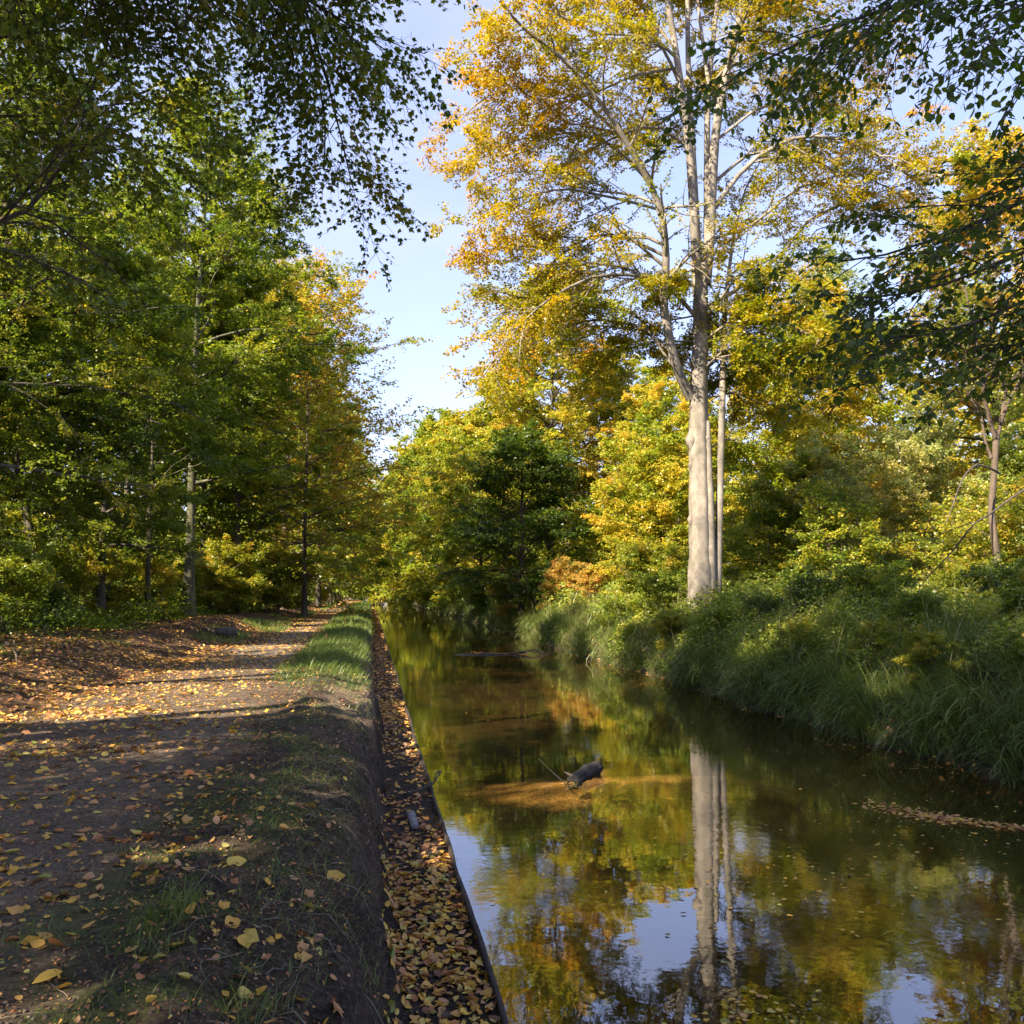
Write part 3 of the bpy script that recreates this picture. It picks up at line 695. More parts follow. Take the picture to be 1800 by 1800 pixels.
near_tree('maple_tree', 'dark maple boughs hanging in over the path from the top left corner', (-6.8, 9.0), 14, .26, [
    (Pl([(-100, -160), (150, -130), (350, -90), (510, -20), (610, 40), (680, 90)], (10, 12)), .06),
    (Pl([(-60, -300), (250, -260), (480, -120), (555, 60), (590, 200), (620, 330)], (10.5, 13)), .06),
    (Pl([(0, -200), (300, -180), (510, -60), (555, 100), (575, 220), (570, 300)], (11, 13.5)), .05),
    (Pl([(-60, 420), (60, 370), (130, 250), (175, 120), (210, 0)], (11, 12)), .05),
    (Pl([(100, -250), (330, -250), (540, -170), (660, -60)], (10, 11.5)), .05),
    (Pl([(-60, 80), (80, 50), (200, 60), (300, 110), (370, 190)], (13, 15)), .04),
    (Pl([(0, -110), (200, -90), (340, -30), (420, 50), (460, 130)], (12.5, 14.5)), .04),
    (Pl([(-80, 210), (60, 200), (180, 230), (280, 290)], (12, 14)), .04),
], 12, 'maple', .086, .31, .10, 30, 12, 11, BARK, (1.5, .5), cull=False, droop=-.10, ratio=.33)
print('near', time.time() - T0)

def traced_tree(name, label, Y0, stems, seed, tone, spread, bark, ls=.085, m=16):
    rng = np.random.default_rng(seed); k = Y0 / FPX; b = P(*stems[0][0][0], Y0); base = np.array([b[0], Y0, gz(b[0], Y0) - .15]); wood = Bag(); LP = []; LR = []
    for j, (px, w0, w1, dy) in enumerate(stems):
        q = resample(lateral(px, Y0, dy), 14)
        if j == 0: q = resample(np.vstack([base, q[1:]]), 14)
        r = np.linspace(w0, w1, 14) * .5 * k; wood.add(*tubes(q[None], r[None], 9))
        if j: LP.append(q); LR.append(r)
    LP = np.array(LP); LR = np.array(LR); Ln = np.minimum(np.linalg.norm(np.diff(LP, axis=1), axis=2).sum(1), 4)
    b1, b2, bL, bi, _ = kids(rng, LP, LR, Ln, 12, .2, 1, .9, .42, 6, .13, -.04, phi=.9, taper=.5); wood.add(*tubes(b1, b2, 4))
    t1, t2, tL, ti, _ = kids(rng, b1, b2, bL, 7, .15, 1, .8, .5, 4, .14, -.05, phi=.5); wood.add(*tubes(t1, t2, 3))
    tv = rng.random((len(t1), m)) ** .8; pos, tan = interp(t1, tv); pos = pos + rng.normal(0, .05, pos.shape)
    sg = np.where(rng.random(tv.shape + (1,)) < .5, 1., -1.); ax = norm(tan * .5 + norm(np.cross(tan, UP) + 1e-4) * sg * .8 + rng.normal(0, .3, tan.shape) + np.array([0, 0, -.2])).reshape(-1, 3); pos = pos.reshape(-1, 3)
    tn = tone + spread * (np.repeat(rng.normal(0, .6, len(b1))[ti], m) + rng.normal(0, .6, len(pos))); kp = rng.random(len(pos)) < np.repeat(np.clip(tL / np.quantile(tL, .7), .1, 1), m)
    pos = pos[kp]; ax = ax[kp]; tn = tn[kp]; sd, nr = leaf_frames(rng, ax, np.array([0, 0, 1.]), .6); L = ls * rng.uniform(.7, 1.25, len(pos)); V, Fq, kk = kites(pos, ax, sd, nr, L, L * .7)
    e = thing(name, base, label, 'tree'); link('trunk', wood.mesh('trunk', bark, True, base), e)
    cr = link('crown', mesh_quads('crown', V - base, Fq, {'tone': np.repeat(tn, kk)}, LEAF), e); cr.color = (.5, .5, .5, 1)

# --- wood on the left
GL = 'trees deep in the shaded wood left of the path'
DL = 'green tree standing back in the shaded wood left of the path'
lt = dict(cull=True, bark=BARK)
build_tree('lime_tree', -7.9, 45, 23.5, 6.4, .24, .24, 'large green tree with a thick straight grey trunk left of the path', seed=21, tone=.29, spread=.09, top_tone=.06, nl=60, maxleaf=85000, cull=True, bark=MOSSBARK)
build_tree('young_tree', -8.1, 38, 11, 3.6, .22, .12, 'slim dark-stemmed tree beside the thick straight grey trunk', seed=22, tone=.26, spread=.08, nl=46, **lt)
build_tree('oak_tree', -10.6, 30, 19, 5.6, .20, .24, 'dark upright trunk under dense leaves near the left edge', seed=23, tone=.25, spread=.09, nl=60, maxleaf=90000, dense=.8, **lt)
build_tree('leaning_tree', -9.0, 29.3, 10, 3.6, .25, .13, 'dark leaning trunk close to the left edge of the wood', seed=24, tone=.28, lean=(-.20, .0), nl=46, **lt)
build_tree('beech_tree', -5.9, 70, 24, 6, .12, .23, 'pale sun-flecked trunk with yellow green crown where the path narrows', seed=25, tone=.42, spread=.1, top_tone=.08, bark=PALEBARK, cull=True, nl=64)
build_tree('hanging_beech_tree', -4.0, 62, 21, 8.8, .13, .15, 'bronze-leaved tree with drooping twigs reaching out over the canal', seed=26, tone=.55, spread=.13, nl=60, dense=.34, droop=-.05, bark=BARK, cull=False, shape=.8)
for i, (x, y, H, R, hb, tn) in enumerate([(-11.5, 20, 9.5, 4.6, .06, .30), (-9.8, 25, 17.5, 4.6, .16, .36), (-13.5, 26, 11.5, 5, .06, .35), (-14, 36, 14, 5.5, .08, .37), (-11.5, 40, 15, 5.0, .07, .34), (-12, 51, 21, 6, .10, .34), (-8.8, 54, 19, 5, .1, .30),
        (-10, 62, 23, 6, .10, .36), (-14.5, 60, 21, 6, .1, .38), (-17, 45, 16, 6, .08, .42), (-18, 31, 13, 6, .08, .40), (-12, 76, 22, 6, .1, .40), (-10, 15.5, 8.5, 4, .12, .28), (-8.6, 33.5, 12, 4, .2, .34), (-15.5, 19, 9, 5, .06, .34), (-19, 24, 10, 5.5, .06, .38), (-22, 38, 14, 6.5, .06, .42), (-20, 52, 17, 6.5, .06, .44), (-6.9, 53, 24, 5.4, .06, .36)]):
    build_tree('forest_tree', x, y, H, R, hb, .09 + .005 * H, DL, group=GL, seed=40 + i, tone=tn - .01, dense=.85, spread=.09, nl=52, maxleaf=60000, top_tone=.04, **lt)
for i, (x, y, H, R, hb) in enumerate([(-5.6, 84, 23, 6.5, .08), (-5.0, 98, 23, 7, .08), (-4.6, 116, 24, 8, .07), (-4.4, 134, 25, 8.5, .06), (-4.8, 156, 26, 9, .05), (-6.0, 184, 26, 9, .05), (-8.0, 222, 25, 9, .05), (-12, 95, 22, 7, .05), (-13, 125, 22, 7, .05), (-14, 165, 20, 8, .05)]):
    build_tree('forest_tree', x + 0.0, y, H, R, hb, .24, 'yellow green tree in the row beside the far stretch of the path', group='trees lining the far path', seed=60 + i, tone=.39 + .03 * (i % 3), spread=.1, nl=46, maxleaf=24000, top_tone=.06, **lt)
# shade trees standing behind the viewer and just left of the frame
for i, (x, y, H, R, hb) in enumerate([(-7.5, 2.5, 19, 5.5, .3), (-9.5, -3, 21, 6, .2), (-6.5, -4, 20, 5.5, .25), (-13, 4, 19, 6, .2), (-5.5, -11, 19, 5.5, .25), (-12, -10, 18, 6, .2), (-3.5, -9, 18, 5, .3), (-1.5, -15, 19, 6, .3), (-8, -16, 18, 6, .2), (-7, 9.5, 20, 5.5, .58), (-7.8, 14.5, 20, 5, .64)]):
    build_tree('forest_tree', x, y, H, R, hb, .25, 'leafy tree beyond the left edge of the photo shading the path', group='trees shading the near path', seed=80 + i, tone=.25, nl=46, ls=.16, maxleaf=30000, **lt)
print('left', time.time() - T0)

# --- right bank
rb = dict(cull=False, bark=BARK)
YV = .60
build_tree('dark_beech_tree', 8.7, 57, 10.5, 4.4, .10, .2, 'dark green tree with layered sprays overhanging the right bank', seed=101, tone=.17, spread=.07, nl=60, droop=-.03, maxleaf=60000, phi=.2, **rb)
build_tree('golden_tree', 12.0, 66, 22, 6.6, .14, .28, 'tall golden yellow tree behind the dark layered tree', val=YV, seed=102, tone=.47, spread=.11, top_tone=.10, nl=70, maxleaf=60000, **rb)
build_tree('golden_tree', 17.5, 72, 18, 5.2, .14, .28, 'pale yellow tree between golden tree and the big beech', val=YV, seed=103, tone=.49, spread=.1, nl=60, maxleaf=50000, **rb)
build_tree('hazel_tree', 12.9, 44, 8.0, 3.4, .05, .10, 'bright yellow green hazel left of the big grey beech trunk', 'tree', val=YV, seed=104, tone=.47, spread=.1, nl=60, multi=4, maxleaf=60000, **rb)
build_tree('hazel_tree', 15.6, 50, 12, 4.2, .06, .14, 'yellow green tree just behind the big beech trunk', val=YV, seed=105, tone=.48, spread=.1, nl=60, multi=3, maxleaf=60000, **rb)
build_tree('field_maple_tree', 22.4, 46, 15.5, 3.9, .18, .18, 'bright yellow tree with a pointed top right of the beech', val=YV, seed=106, tone=.47, spread=.1, top_tone=.03, nl=64, maxleaf=70000, **rb)
build_tree('birch_tree', 35.5, 72, 27, 5.2, .3, .26, 'tall grey-green tree rising behind the bright yellow pointed tree', seed=107, tone=.34, spread=.06, nl=50, dense=.5, val=.62, sat=.33, **rb)
traced_tree('slender_tree', 'slender forked tree with a thin brown trunk near the right edge', 24.0, [
    ([(1766, 1110), (1759, 1040), (1750, 960), (1741, 900), (1747, 840), (1751, 770)], 15, 12, 0), ([(1751, 775), (1738, 735), (1729, 695), (1727, 650), (1716, 600), (1703, 540), (1690, 470)], 10, 2, -1.0),
    ([(1751, 775), (1763, 730), (1767, 690), (1758, 650), (1750, 600), (1752, 520), (1745, 440)], 9, 2, 1.0), ([(1758, 745), (1775, 700), (1795, 665), (1830, 600), (1860, 500)], 7, 2, -.6), ([(1743, 805), (1730, 775), (1728, 735), (1700, 690), (1678, 640), (1660, 570), (1650, 500)], 6, 2, 1.2),
    ([(1727, 655), (1690, 610), (1640, 590), (1600, 600)], 4, 1, -1), ([(1768, 690), (1800, 640), (1840, 620), (1880, 640)], 4, 1, 1), ([(1735, 720), (1700, 700), (1650, 690), (1610, 720)], 3.5, 1, 1.5)], 108, .40, .12, BROWNBARK)
build_tree('orange_tree', 27.5, 40, 21, 5.5, .2, .25, 'orange yellow tree partly hidden behind the dark hanging boughs', val=YV, seed=109, tone=.55, spread=.11, nl=60, maxleaf=60000, **rb)
build_tree('forest_tree', 20, 58, 12, 4.5, .08, .18, 'olive tree in the thicket right of the beech', val=YV, seed=110, tone=.40, nl=50, maxleaf=40000, **rb)
for i, (x, y, H, R, tn, sat, lab) in enumerate([(18.6, 37, 7.5, 3.2, .42, .36, 'pale tan-green thicket shrub right of the beech trunk'), (22.0, 36, 8.2, 3.4, .44, .36, 'straw-coloured leafy shrub below the bright yellow tree'),
        (25.2, 33, 8.5, 3.4, .34, .45, 'olive shrub left of the slender forked tree'), (15.8, 38, 6.6, 2.8, .36, .5, 'green shrub close behind the big beech trunk'), (19.6, 30, 4.2, 2.4, .45, .5, 'low yellow shrub at the thicket edge'),
        (28.5, 31, 10, 4, .30, .5, 'green shrub behind the slender forked tree'), (21.5, 26, 7.5, 3.2, .30, .5, 'green shrub at the far right edge of the thicket'), (16.3, 32.5, 4.6, 2.3, .38, .5, 'yellow green shrub right beside the beech base')]):
    build_tree('shrub', x, y, H, R, .03, .07, lab, 'shrub', seed=120 + i, tone=tn, sat=sat, spread=.10, nl=60, multi=5, maxleaf=42000, dense=.75, bark=PALEBARK, val=.68 if sat < .4 else .58)
for i, (x, y, H, R) in enumerate([(36, 50, 17, 6), (33, 60, 18, 6), (26, 62, 15, 5.5), (24, 80, 19, 6.5), (42, 44, 16, 6), (36, 36, 13, 5)]):
    build_tree('forest_tree', x, y, H, R, .08, .2, 'autumn tree in the background wood beyond the right bank', group='background trees beyond the right bank', val=YV, seed=140 + i, tone=.43 + .03 * (i % 3), spread=.1, nl=44, maxleaf=26000, **rb)
for i, (x, y, H, R) in enumerate([(10.8, 80, 16, 5.2), (10.4, 94, 18, 6), (9.8, 110, 20, 7.5), (9.0, 128, 23, 8.5), (8.2, 150, 25, 9.5), (6.8, 180, 26, 10), (4.6, 218, 26, 10), (16, 100, 19, 6.5), (17, 125, 20, 7), (-3, 262, 26, 11), (-16, 266, 22, 10), (10, 258, 24, 11), (22, 150, 20, 9)]):
    build_tree('forest_tree', x, y, H, R, .04, .22, 'olive yellow tree lining the far stretch of the canal', group='trees lining the far canal', val=.56, seed=150 + i, tone=.38 + .03 * (i % 3), spread=.1, nl=44, maxleaf=22000, **rb)
print('right', time.time() - T0)

# --- bushes: four kinds built once, then copied with their parts
bush_src = []
for i, (H, R, tn, sat, mx) in enumerate([(1.9, 1.4, .24, .5, 15000), (2.6, 1.7, .36, .5, 16000), (1.5, 1.2, .18, .45, 12000), (2.2, 1.5, .60, .45, 10000)]):
    bush_src.append(build_tree('bush', 0, 0, H, R, .03, .04, 'x', 'bush', seed=170 + i, tone=tn + .06, sat=sat, spread=.09, nl=36, nb=6, nt=5, multi=6, maxleaf=mx, ls=.085, dense=1.2, bark=BARK, sink=0, zbase=-3.0))
used = [False] * 4
def place_bush(kind, x, y, sc, rz, label, group=None, tone=.5):
    src = bush_src[kind]
    if used[kind]:
        e = src.copy(); C.objects.link(e)
        for ch in list(src.children):
            c = ch.copy(); C.objects.link(c); c.parent = e
    else:
        e = src; used[kind] = True
    e.location = (x, y, gz(x, y) - .08); e.rotation_euler = (0, 0, rz); e.scale = (sc, sc, sc)
    e['label'] = label
    if group: e['group'] = group
    elif 'group' in e: del e['group']
    for ch in e.children:
        if ch.name.startswith('crown'): ch.color = (tone, ch.color[1], ch.color[2], 1)
GB = 'bushes along the top of the right bank'; LB = 'green bush among the tall grass on top of the right bank'
rng = np.random.default_rng(5)
for (k, x, y, s, lab, g) in [
        (0, 11.4, 15.5, .95, LB, GB), (0, 9.6, 13.2, .55, LB, GB), (1, 8.9, 14.8, .5, LB, GB), (0, 10.4, 17.8, .7, LB, GB), (1, 8.8, 19.6, .5, LB, GB), (2, 10.2, 25, .8, LB, GB), (1, 8.9, 28.2, .6, LB, GB), (0, 9.0, 35.5, .6, LB, GB), (1, 10.4, 12.2, .7, LB, GB), (1, 9.2, 17.2, .5, LB, GB), (2, 9.4, 22.6, .6, LB, GB), (0, 9.3, 26.0, .55, LB, GB), (2, 9.2, 30.5, .6, LB, GB), (2, 12.6, 18.0, 1.1, LB, GB), (0, 11.0, 20.5, 1.0, 'rounded dark bush on the bank below the slender forked tree', None), (1, 13.6, 21.5, .8, LB, GB), (2, 11.2, 24.0, 1.1, LB, GB),
        (0, 12.4, 27, 1.0, 'dark bush just right of the beech base', None), (2, 10.6, 28.0, .9, LB, GB), (0, 9.9, 33, .9, LB, GB), (1, 11.6, 35.5, 1.0, 'light green bush left of the beech base', None), (1, 11.2, 40, 1.1, LB, GB), (3, 10.6, 46.5, .9, 'tan-leaved bush on the bank by the sunny grass', None), (3, 10.0, 51.5, 1.1, 'brown-leaved bush beside the dark layered tree', None), (3, 8.9, 63, 1.2, 'orange-leaved bush hanging low over the water', None),
        (1, 9.3, 70, 1.2, LB, GB), (0, 9.2, 78, 1.5, 'grey green bush hanging over the far water', None), (2, 9.0, 90, 1.7, LB, GB), (1, 8.8, 104, 1.7, LB, GB), (0, 8.6, 125, 1.9, LB, GB), (1, 8.2, 150, 2, LB, GB), (0, 7.4, 180, 2, LB, GB), (1, 6, 215, 2, LB, GB)]:
    place_bush(k, x, y, s * (.72 if y < 32 else 1), rng.uniform(0, 6.28), lab, g)
GU = 'undergrowth bushes at the wood edge left of the path'; LU = 'shaded undergrowth bush at the edge of the wood left of the path'
for (k, x, y, s) in [(0, -8.2, 19.5, .8), (2, -9.2, 22, 1.0), (0, -8.6, 25, .9), (1, -9.8, 26.5, .9), (2, -8.8, 28.2, .9), (0, -9.9, 32, 1.1), (1, -8.9, 34.5, 1.0), (2, -9.6, 37, 1.0), (1, -8.9, 41, 1.0), (0, -9.6, 44, 1.1), (1, -7.6, 49, 1.0), (0, -7.2, 53, .9), (1, -6.5, 51, 1.35), (0, -6.0, 59.5, 1.4), (1, -5.9, 66, 1.5), (0, -6.0, 73, 1.5), (2, -6.9, 58, 1.0), (1, -7.6, 64, 1.2), (0, -6.8, 77, 1.3), (2, -6.5, 92, 1.5), (1, -6.6, 110, 1.6), (0, -7, 132, 1.8), (2, -7.6, 158, 2), (1, -8.8, 188, 2), (0, -10.8, 222, 2.2), (1, -11.6, 33, 1.4), (0, -12.5, 38, 1.5), (1, -12.5, 29, 1.3)]:
    place_bush(k, x, y, s, rng.uniform(0, 6.28), LU, GU, .53)
print('bushes', time.time() - T0)

# ------------------------------------------------------------------ ground cover and far-off wood masses
def leaf_mass(name, label, pos, ls, tone, val=.5, sat=.5, seed=1, cull=False):
    rng = np.random.default_rng(seed)
    if cull:
        k = shade_gaps(pos, rng); pos = pos[k]; tone = tone[k]; ls = ls[k] if np.ndim(ls) else ls
    n = len(pos); a = rng.uniform(0, 6.28, n)
    ax = norm(np.stack([np.cos(a), np.sin(a), rng.normal(-.15, .35, n)], -1))
    sd, nr = leaf_frames(rng, ax, np.array([0, 0, 1.]), .6); L = ls * rng.uniform(.7, 1.3, n)
    V, F, k = kites(pos, ax, sd, nr, L, L * .7)
    o = link(name, mesh_quads(name, V, F, {'tone': np.repeat(tone, k)}, LEAF)); o.color = (.5, val, sat, 1)
    return tag(o, label, 'plants', None, 'stuff')
def cover(rng, n, x0, x1, y0, y1, hmax, s, dens=None, pw=1.0):
    x = rng.uniform(x0, x1, n); y = y0 + (y1 - y0) * rng.random(n) ** pw
    hh = hmax * np.clip(.55 + 1.3 * fbm(x * .55, y * .55, s, 4), .08, 1.3)
    z = height(x, y) + .05 + hh * rng.random(n) ** .8
    # leaves gather on separate stalks
    cx = x + .10 * np.sin(x * 41 + y * 13); 
    ok = rng.random(n) < (np.ones(n) if dens is None else dens(x, y))
    return np.stack([cx, y, z], -1)[ok]
rng = np.random.default_rng(91)
p0 = cover(rng, 150000, 8.0, 11.8, 9.5, 40, .95, 500, lambda x, y: sst(.0, .25, fbm(x * .7, y * .7, 521, 3)) * (height(x, y) > .1)); p1 = cover(rng, 70000, 9.3, 16, 11, 32, 1.15, 501); p2 = cover(rng, 70000, 10.5, 30, 20, 46, 1.05, 503); p3 = cover(rng, 30000, 9.0, 15, 36, 80, 1.3, 505)
pos = np.concatenate([p0, p1, p2, p3]); tone = .34 + .22 * fbm(pos[:, 0] * .45, pos[:, 1] * .45, 507, 3) + rng.normal(0, .07, len(pos))
leaf_mass('undergrowth', 'nettles and leafy ground cover on top of the right bank', pos, np.clip(.0034 * pos[:, 1], .07, .2), tone, val=.64, sat=.47, seed=2)
p1 = cover(rng, 90000, -16, -6.6, 17, 60, 1.1, 511, lambda x, y: sst(-6.4, -8.5, x + 1.2 * fbm(y * .4, y * 0, 512, 2))); p2 = cover(rng, 40000, -20, -5.6, 50, 130, 1.6, 513, lambda x, y: sst(-5.6, -7.5, x))
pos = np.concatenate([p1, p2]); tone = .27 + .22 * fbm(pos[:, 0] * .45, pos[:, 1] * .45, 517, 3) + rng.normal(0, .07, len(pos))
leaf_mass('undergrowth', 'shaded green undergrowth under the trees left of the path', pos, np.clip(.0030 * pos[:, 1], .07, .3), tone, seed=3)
def wood_mass(rng, n, x0, x1, y0, y1, top, s, skew=1.0):
    x = rng.uniform(x0, x1, n); y = rng.uniform(y0, y1, n)
    cell = 6.0; gx = np.floor(x / cell); gy = np.floor(y / cell); jx = (_h(gx.astype(np.int64), gy.astype(np.int64), s) - .5) * 2; jt = _h(gx.astype(np.int64), gy.astype(np.int64), s + 3)
    dx = x - (gx + .5) * cell - jx; dy = y - (gy + .5) * cell + jx; r = np.sqrt(dx * dx + dy * dy) / 4.2
    H = top * (.65 + .45 * jt); u = rng.random(n) ** skew
    env = np.sqrt(np.clip(1 - r ** 2, 0, 1)); z = height(x, y) + .2 + H * (.08 + .92 * u) * (.35 + .65 * env)
    nn = fbm(x * .5 + z * .3, y * .5 + z * .5, s + 9, 3); ok = (nn > -.22) & (r < 1.15)
    return np.stack([x, y, z], -1)[ok], jt[ok]
pa, ta = wood_mass(rng, 130000, -62, -23, 12, 120, 10.5, 601); pb, tb = wood_mass(rng, 60000, -60, -16, 120, 300, 19, 603)
pos = np.concatenate([pa, pb]); tone = .44 + .16 * (np.r_[ta, tb] - .5) + rng.normal(0, .07, len(pos))
leaf_mass('woods', 'mass of green and yellow trees far back in the left wood', pos, np.clip(.0052 * np.linalg.norm(pos[:, :2], axis=1), .16, .9), tone, seed=4, cull=True)
pa, ta = wood_mass(rng, 200000, 33, 90, 30, 150, 17, 611); pb, tb = wood_mass(rng, 60000, 17, 60, 130, 300, 19, 613); pc_, tc_ = wood_mass(rng, 60000, -60, 60, 288, 330, 19, 615)
pos = np.concatenate([pa, pb, pc_]); tone = .48 + .22 * (np.r_[ta, tb, tc_] - .5) + rng.normal(0, .07, len(pos))
leaf_mass('woods', 'mass of autumn trees far back beyond the right bank', pos, np.clip(.0052 * np.linalg.norm(pos[:, :2], axis=1), .16, .9), tone, seed=5)

# ------------------------------------------------------------------ grass
def blades(rng, x, y, L, W, lean, az, bendk, n=4, dz=0.0):
    B = len(x); z = height(x, y) - 0.02 + dz
    p0 = np.stack([x, y, z], -1)
    dh = np.stack([np.cos(az), np.sin(az), az * 0], -1); sd = np.stack([-np.sin(az + 0.6), np.cos(az + 0.6), az * 0], -1)
    t = np.linspace(0, 1, n)
    V = np.empty((B, n, 2, 3)); pos = p0.copy(); th = lean.copy()
    for i in range(n):
        if i:
            th = th + bendk / (n - 1) * (0.4 + 1.2 * t[i])
            pos = pos + (dh * np.sin(th)[:, None] + UP * np.cos(th)[:, None]) * (L / (n - 1))[:, None]
        w = (W * (1 - t[i] ** 2) * 0.5 + 0.0006)[:, None]
        V[:, i, 0] = pos - sd * w; V[:, i, 1] = pos + sd * w
    idx = np.arange(B * n * 2).reshape(B, n, 2)
    F = np.stack([idx[:, :-1, 0], idx[:, :-1, 1], idx[:, 1:, 1], idx[:, 1:, 0]], -1)
    return V.reshape(-1, 3), F.reshape(-1, 4), n * 2

def grass_obj(name, label, parts, mat_=GRASS):
    V = []; F = []; A = []; n = 0
    for v, f, k, tone in parts:
        V.append(v); F.append(f + n); n += len(v); A.append(np.repeat(tone, k))
    o = link(name, mesh_quads(name, np.concatenate(V), np.concatenate(F), {'tone': np.concatenate(A)}, mat_))
    o.color = (.5, .5, .5, 1); return tag(o, label, 'grass', None, 'stuff')

rng = np.random.default_rng(31)
parts = []
def right_grass(n, y0, y1, x0, x1, Lm, Wm, pw=1.0):
    y = y0 + (y1 - y0) * rng.random(n) ** pw; x = x0 + (x1 - x0) * rng.random(n) ** 1.2
    # gather blades into tussocks
    cx = np.round(x / .35) * .35 + .12 * fbm(x * 3, y * 3, 3); cy = np.round(y / .35) * .35
    x = x + (cx - x) * .45; y = y + (cy - y) * .45
    xb = x + bend(y); z = height(xb, y); ok = z > 0.01
    xb = xb[ok]; y = y[ok]; m = len(xb)
    dn = fbm(xb * .5, y * .5, 201, 3)
    tus = _h(np.round(cx[ok] / .35).astype(np.int64), np.round(cy[ok] / .35).astype(np.int64), 7)
    L = Lm * rng.uniform(.5, 1.3, m) * (1 + .5 * dn) * (.45 + 1.15 * tus ** 1.5)
    az = np.where(rng.random(m) < .55, math.pi + rng.normal(0, .7, m), rng.uniform(0, 6.28, m))
    tone = .34 + .22 * fbm(xb * .35, y * .35, 205, 3) + .42 * (_h(np.round(cx[ok] / .35).astype(np.int64), np.round(cy[ok] / .35).astype(np.int64), 8) - .5) + rng.normal(0, .08, m) + np.where(rng.random(m) < .07, .42, 0) + .25 * sst(38, 48, y) * sst(66, 58, y)  # last term paints the sunlit stretch of bank as a paler tone
    v, f, k = blades(rng, xb, y, L, Wm * rng.uniform(.7, 1.4, m), rng.uniform(.05, .5, m), az, rng.uniform(.5, 2.1, m), 5)
    parts.append((v, f, k, tone))
right_grass(42000, 9, 20, 7.75, 13.5, .62, .011)
right_grass(40000, 18, 34, 7.75, 14.0, .62, .014)
right_grass(32000, 32, 62, 7.6, 13.5, .60, .022)
right_grass(16000, 60, 150, 7.6, 11.5, .75, .05)
# sedges leaning out over the water, and straw-coloured dead stems
for i in range(120):
    yy = rng.uniform(9.5, 60) if i > 50 else rng.uniform(9.5, 26); n_ = int(rng.uniform(25, 70)); xx0 = 7.7
    while gz(xx0, yy) < .05 and xx0 < 9.2: xx0 += .06
    xx = xx0 + rng.uniform(-.02, .5) + rng.normal(0, .10, n_); y_ = yy + rng.normal(0, .14, n_); okk = height(xx, y_) > -.02; xx = xx[okk]; y_ = y_[okk]; n_ = len(xx)
    if n_ < 4: continue
    t0 = rng.choice([.30, .42, .55, .78], p=[.35, .3, .25, .1]); Ls = rng.uniform(.5, 1.25)
    v, f, k = blades(rng, xx, y_, Ls * rng.uniform(.6, 1.2, n_), rng.uniform(.009, .018, n_) * (1 + yy / 40), rng.uniform(.0, .6, n_), math.pi + rng.normal(0, .9, n_), rng.uniform(.6, 2.3, n_), 6)
    parts.append((v, f, k, t0 + rng.normal(0, .08, n_)))
n_ = 1800; y_ = 10 + 45 * rng.random(n_) ** 1.3; xx = rng.uniform(8.2, 14, n_); okk = height(xx, y_) > .25; xx = xx[okk]; y_ = y_[okk]; n_ = len(xx)
v, f, k = blades(rng, xx, y_, rng.uniform(.7, 1.5, n_), .006 + .0004 * y_, rng.uniform(.0, .35, n_), rng.uniform(0, 6.28, n_), rng.uniform(.0, .7, n_), 5)
parts.append((v, f, k, .92 + rng.normal(0, .08, n_)))
grass_obj('bank_grass', 'long drooping grass covering the right bank', parts).color = (.55, .68, .45, 1)

parts = []
def left_grass(n, y0, y1, x0, x1, Lm, Wm, tone0=.5, dens=None, lean=.45):
    y = rng.uniform(y0, y1, n); x = rng.uniform(x0, x1, n)
    if dens is not None:
        ok = rng.random(n) < dens(x, y); x = x[ok]; y = y[ok]
    m = len(x); xb = x + bend(y)
    tone = tone0 + .18 * fbm(x * .9, y * .9, 215, 3) + rng.normal(0, .08, m)
    v, f, k = blades(rng, xb, y, Lm * rng.uniform(.5, 1.3, m), Wm * rng.uniform(.7, 1.3, m), rng.uniform(.05, lean, m), rng.uniform(0, 6.28, m), rng.uniform(.3, 1.5, m), 4)
    parts.append((v, f, k, tone))
bermd = lambda x, y: sst(17.0, 24, y + 4.5 * fbm(x, y, 221, 3)) * np.clip(.75 + 1.3 * fbm(x * 1.6, y * 1.6, 228, 3), .15, 1) * sst(-1.9, -1.45, x + .25 * fbm(y * .6, y * 0, 222, 3)) * sst(.05, -.25, x)
left_grass(40000, 17, 40, -2.0, .05, .24, .007, .55, bermd)
left_grass(9000, 12, 22, -1.7, .0, .13, .006, .52, lambda x, y: sst(-.1, .3, fbm(x * 1.2, y * 1.2, 229, 3)) * sst(11.5, 18, y))
left_grass(22000, 38, 130, -1.9, .05, .36, .02, .58)
left_grass(9000, 12, 30, -1.35, -.1, .11, .006, .42, lambda x, y: sst(.02, .35, fbm(x * 1.3, y * 1.3, 223, 3)) * .8)
left_grass(14000, 30, 60, -5.4, -3.4, .20, .012, .52, lambda x, y: sst(-.05, .2, fbm(x * .6, y * .25, 225, 3)))
left_grass(12000, 62, 150, -5.2, -3.8, .22, .03, .52, lambda x, y: sst(-.05, .2, fbm(x * .6, y * .12, 226, 3)))
left_grass(5000, 15.5, 24, -8.2, -5.4, .24, .009, .58, lambda x, y: sst(.05, .3, fbm(x * .8, y * .8, 227, 3)))
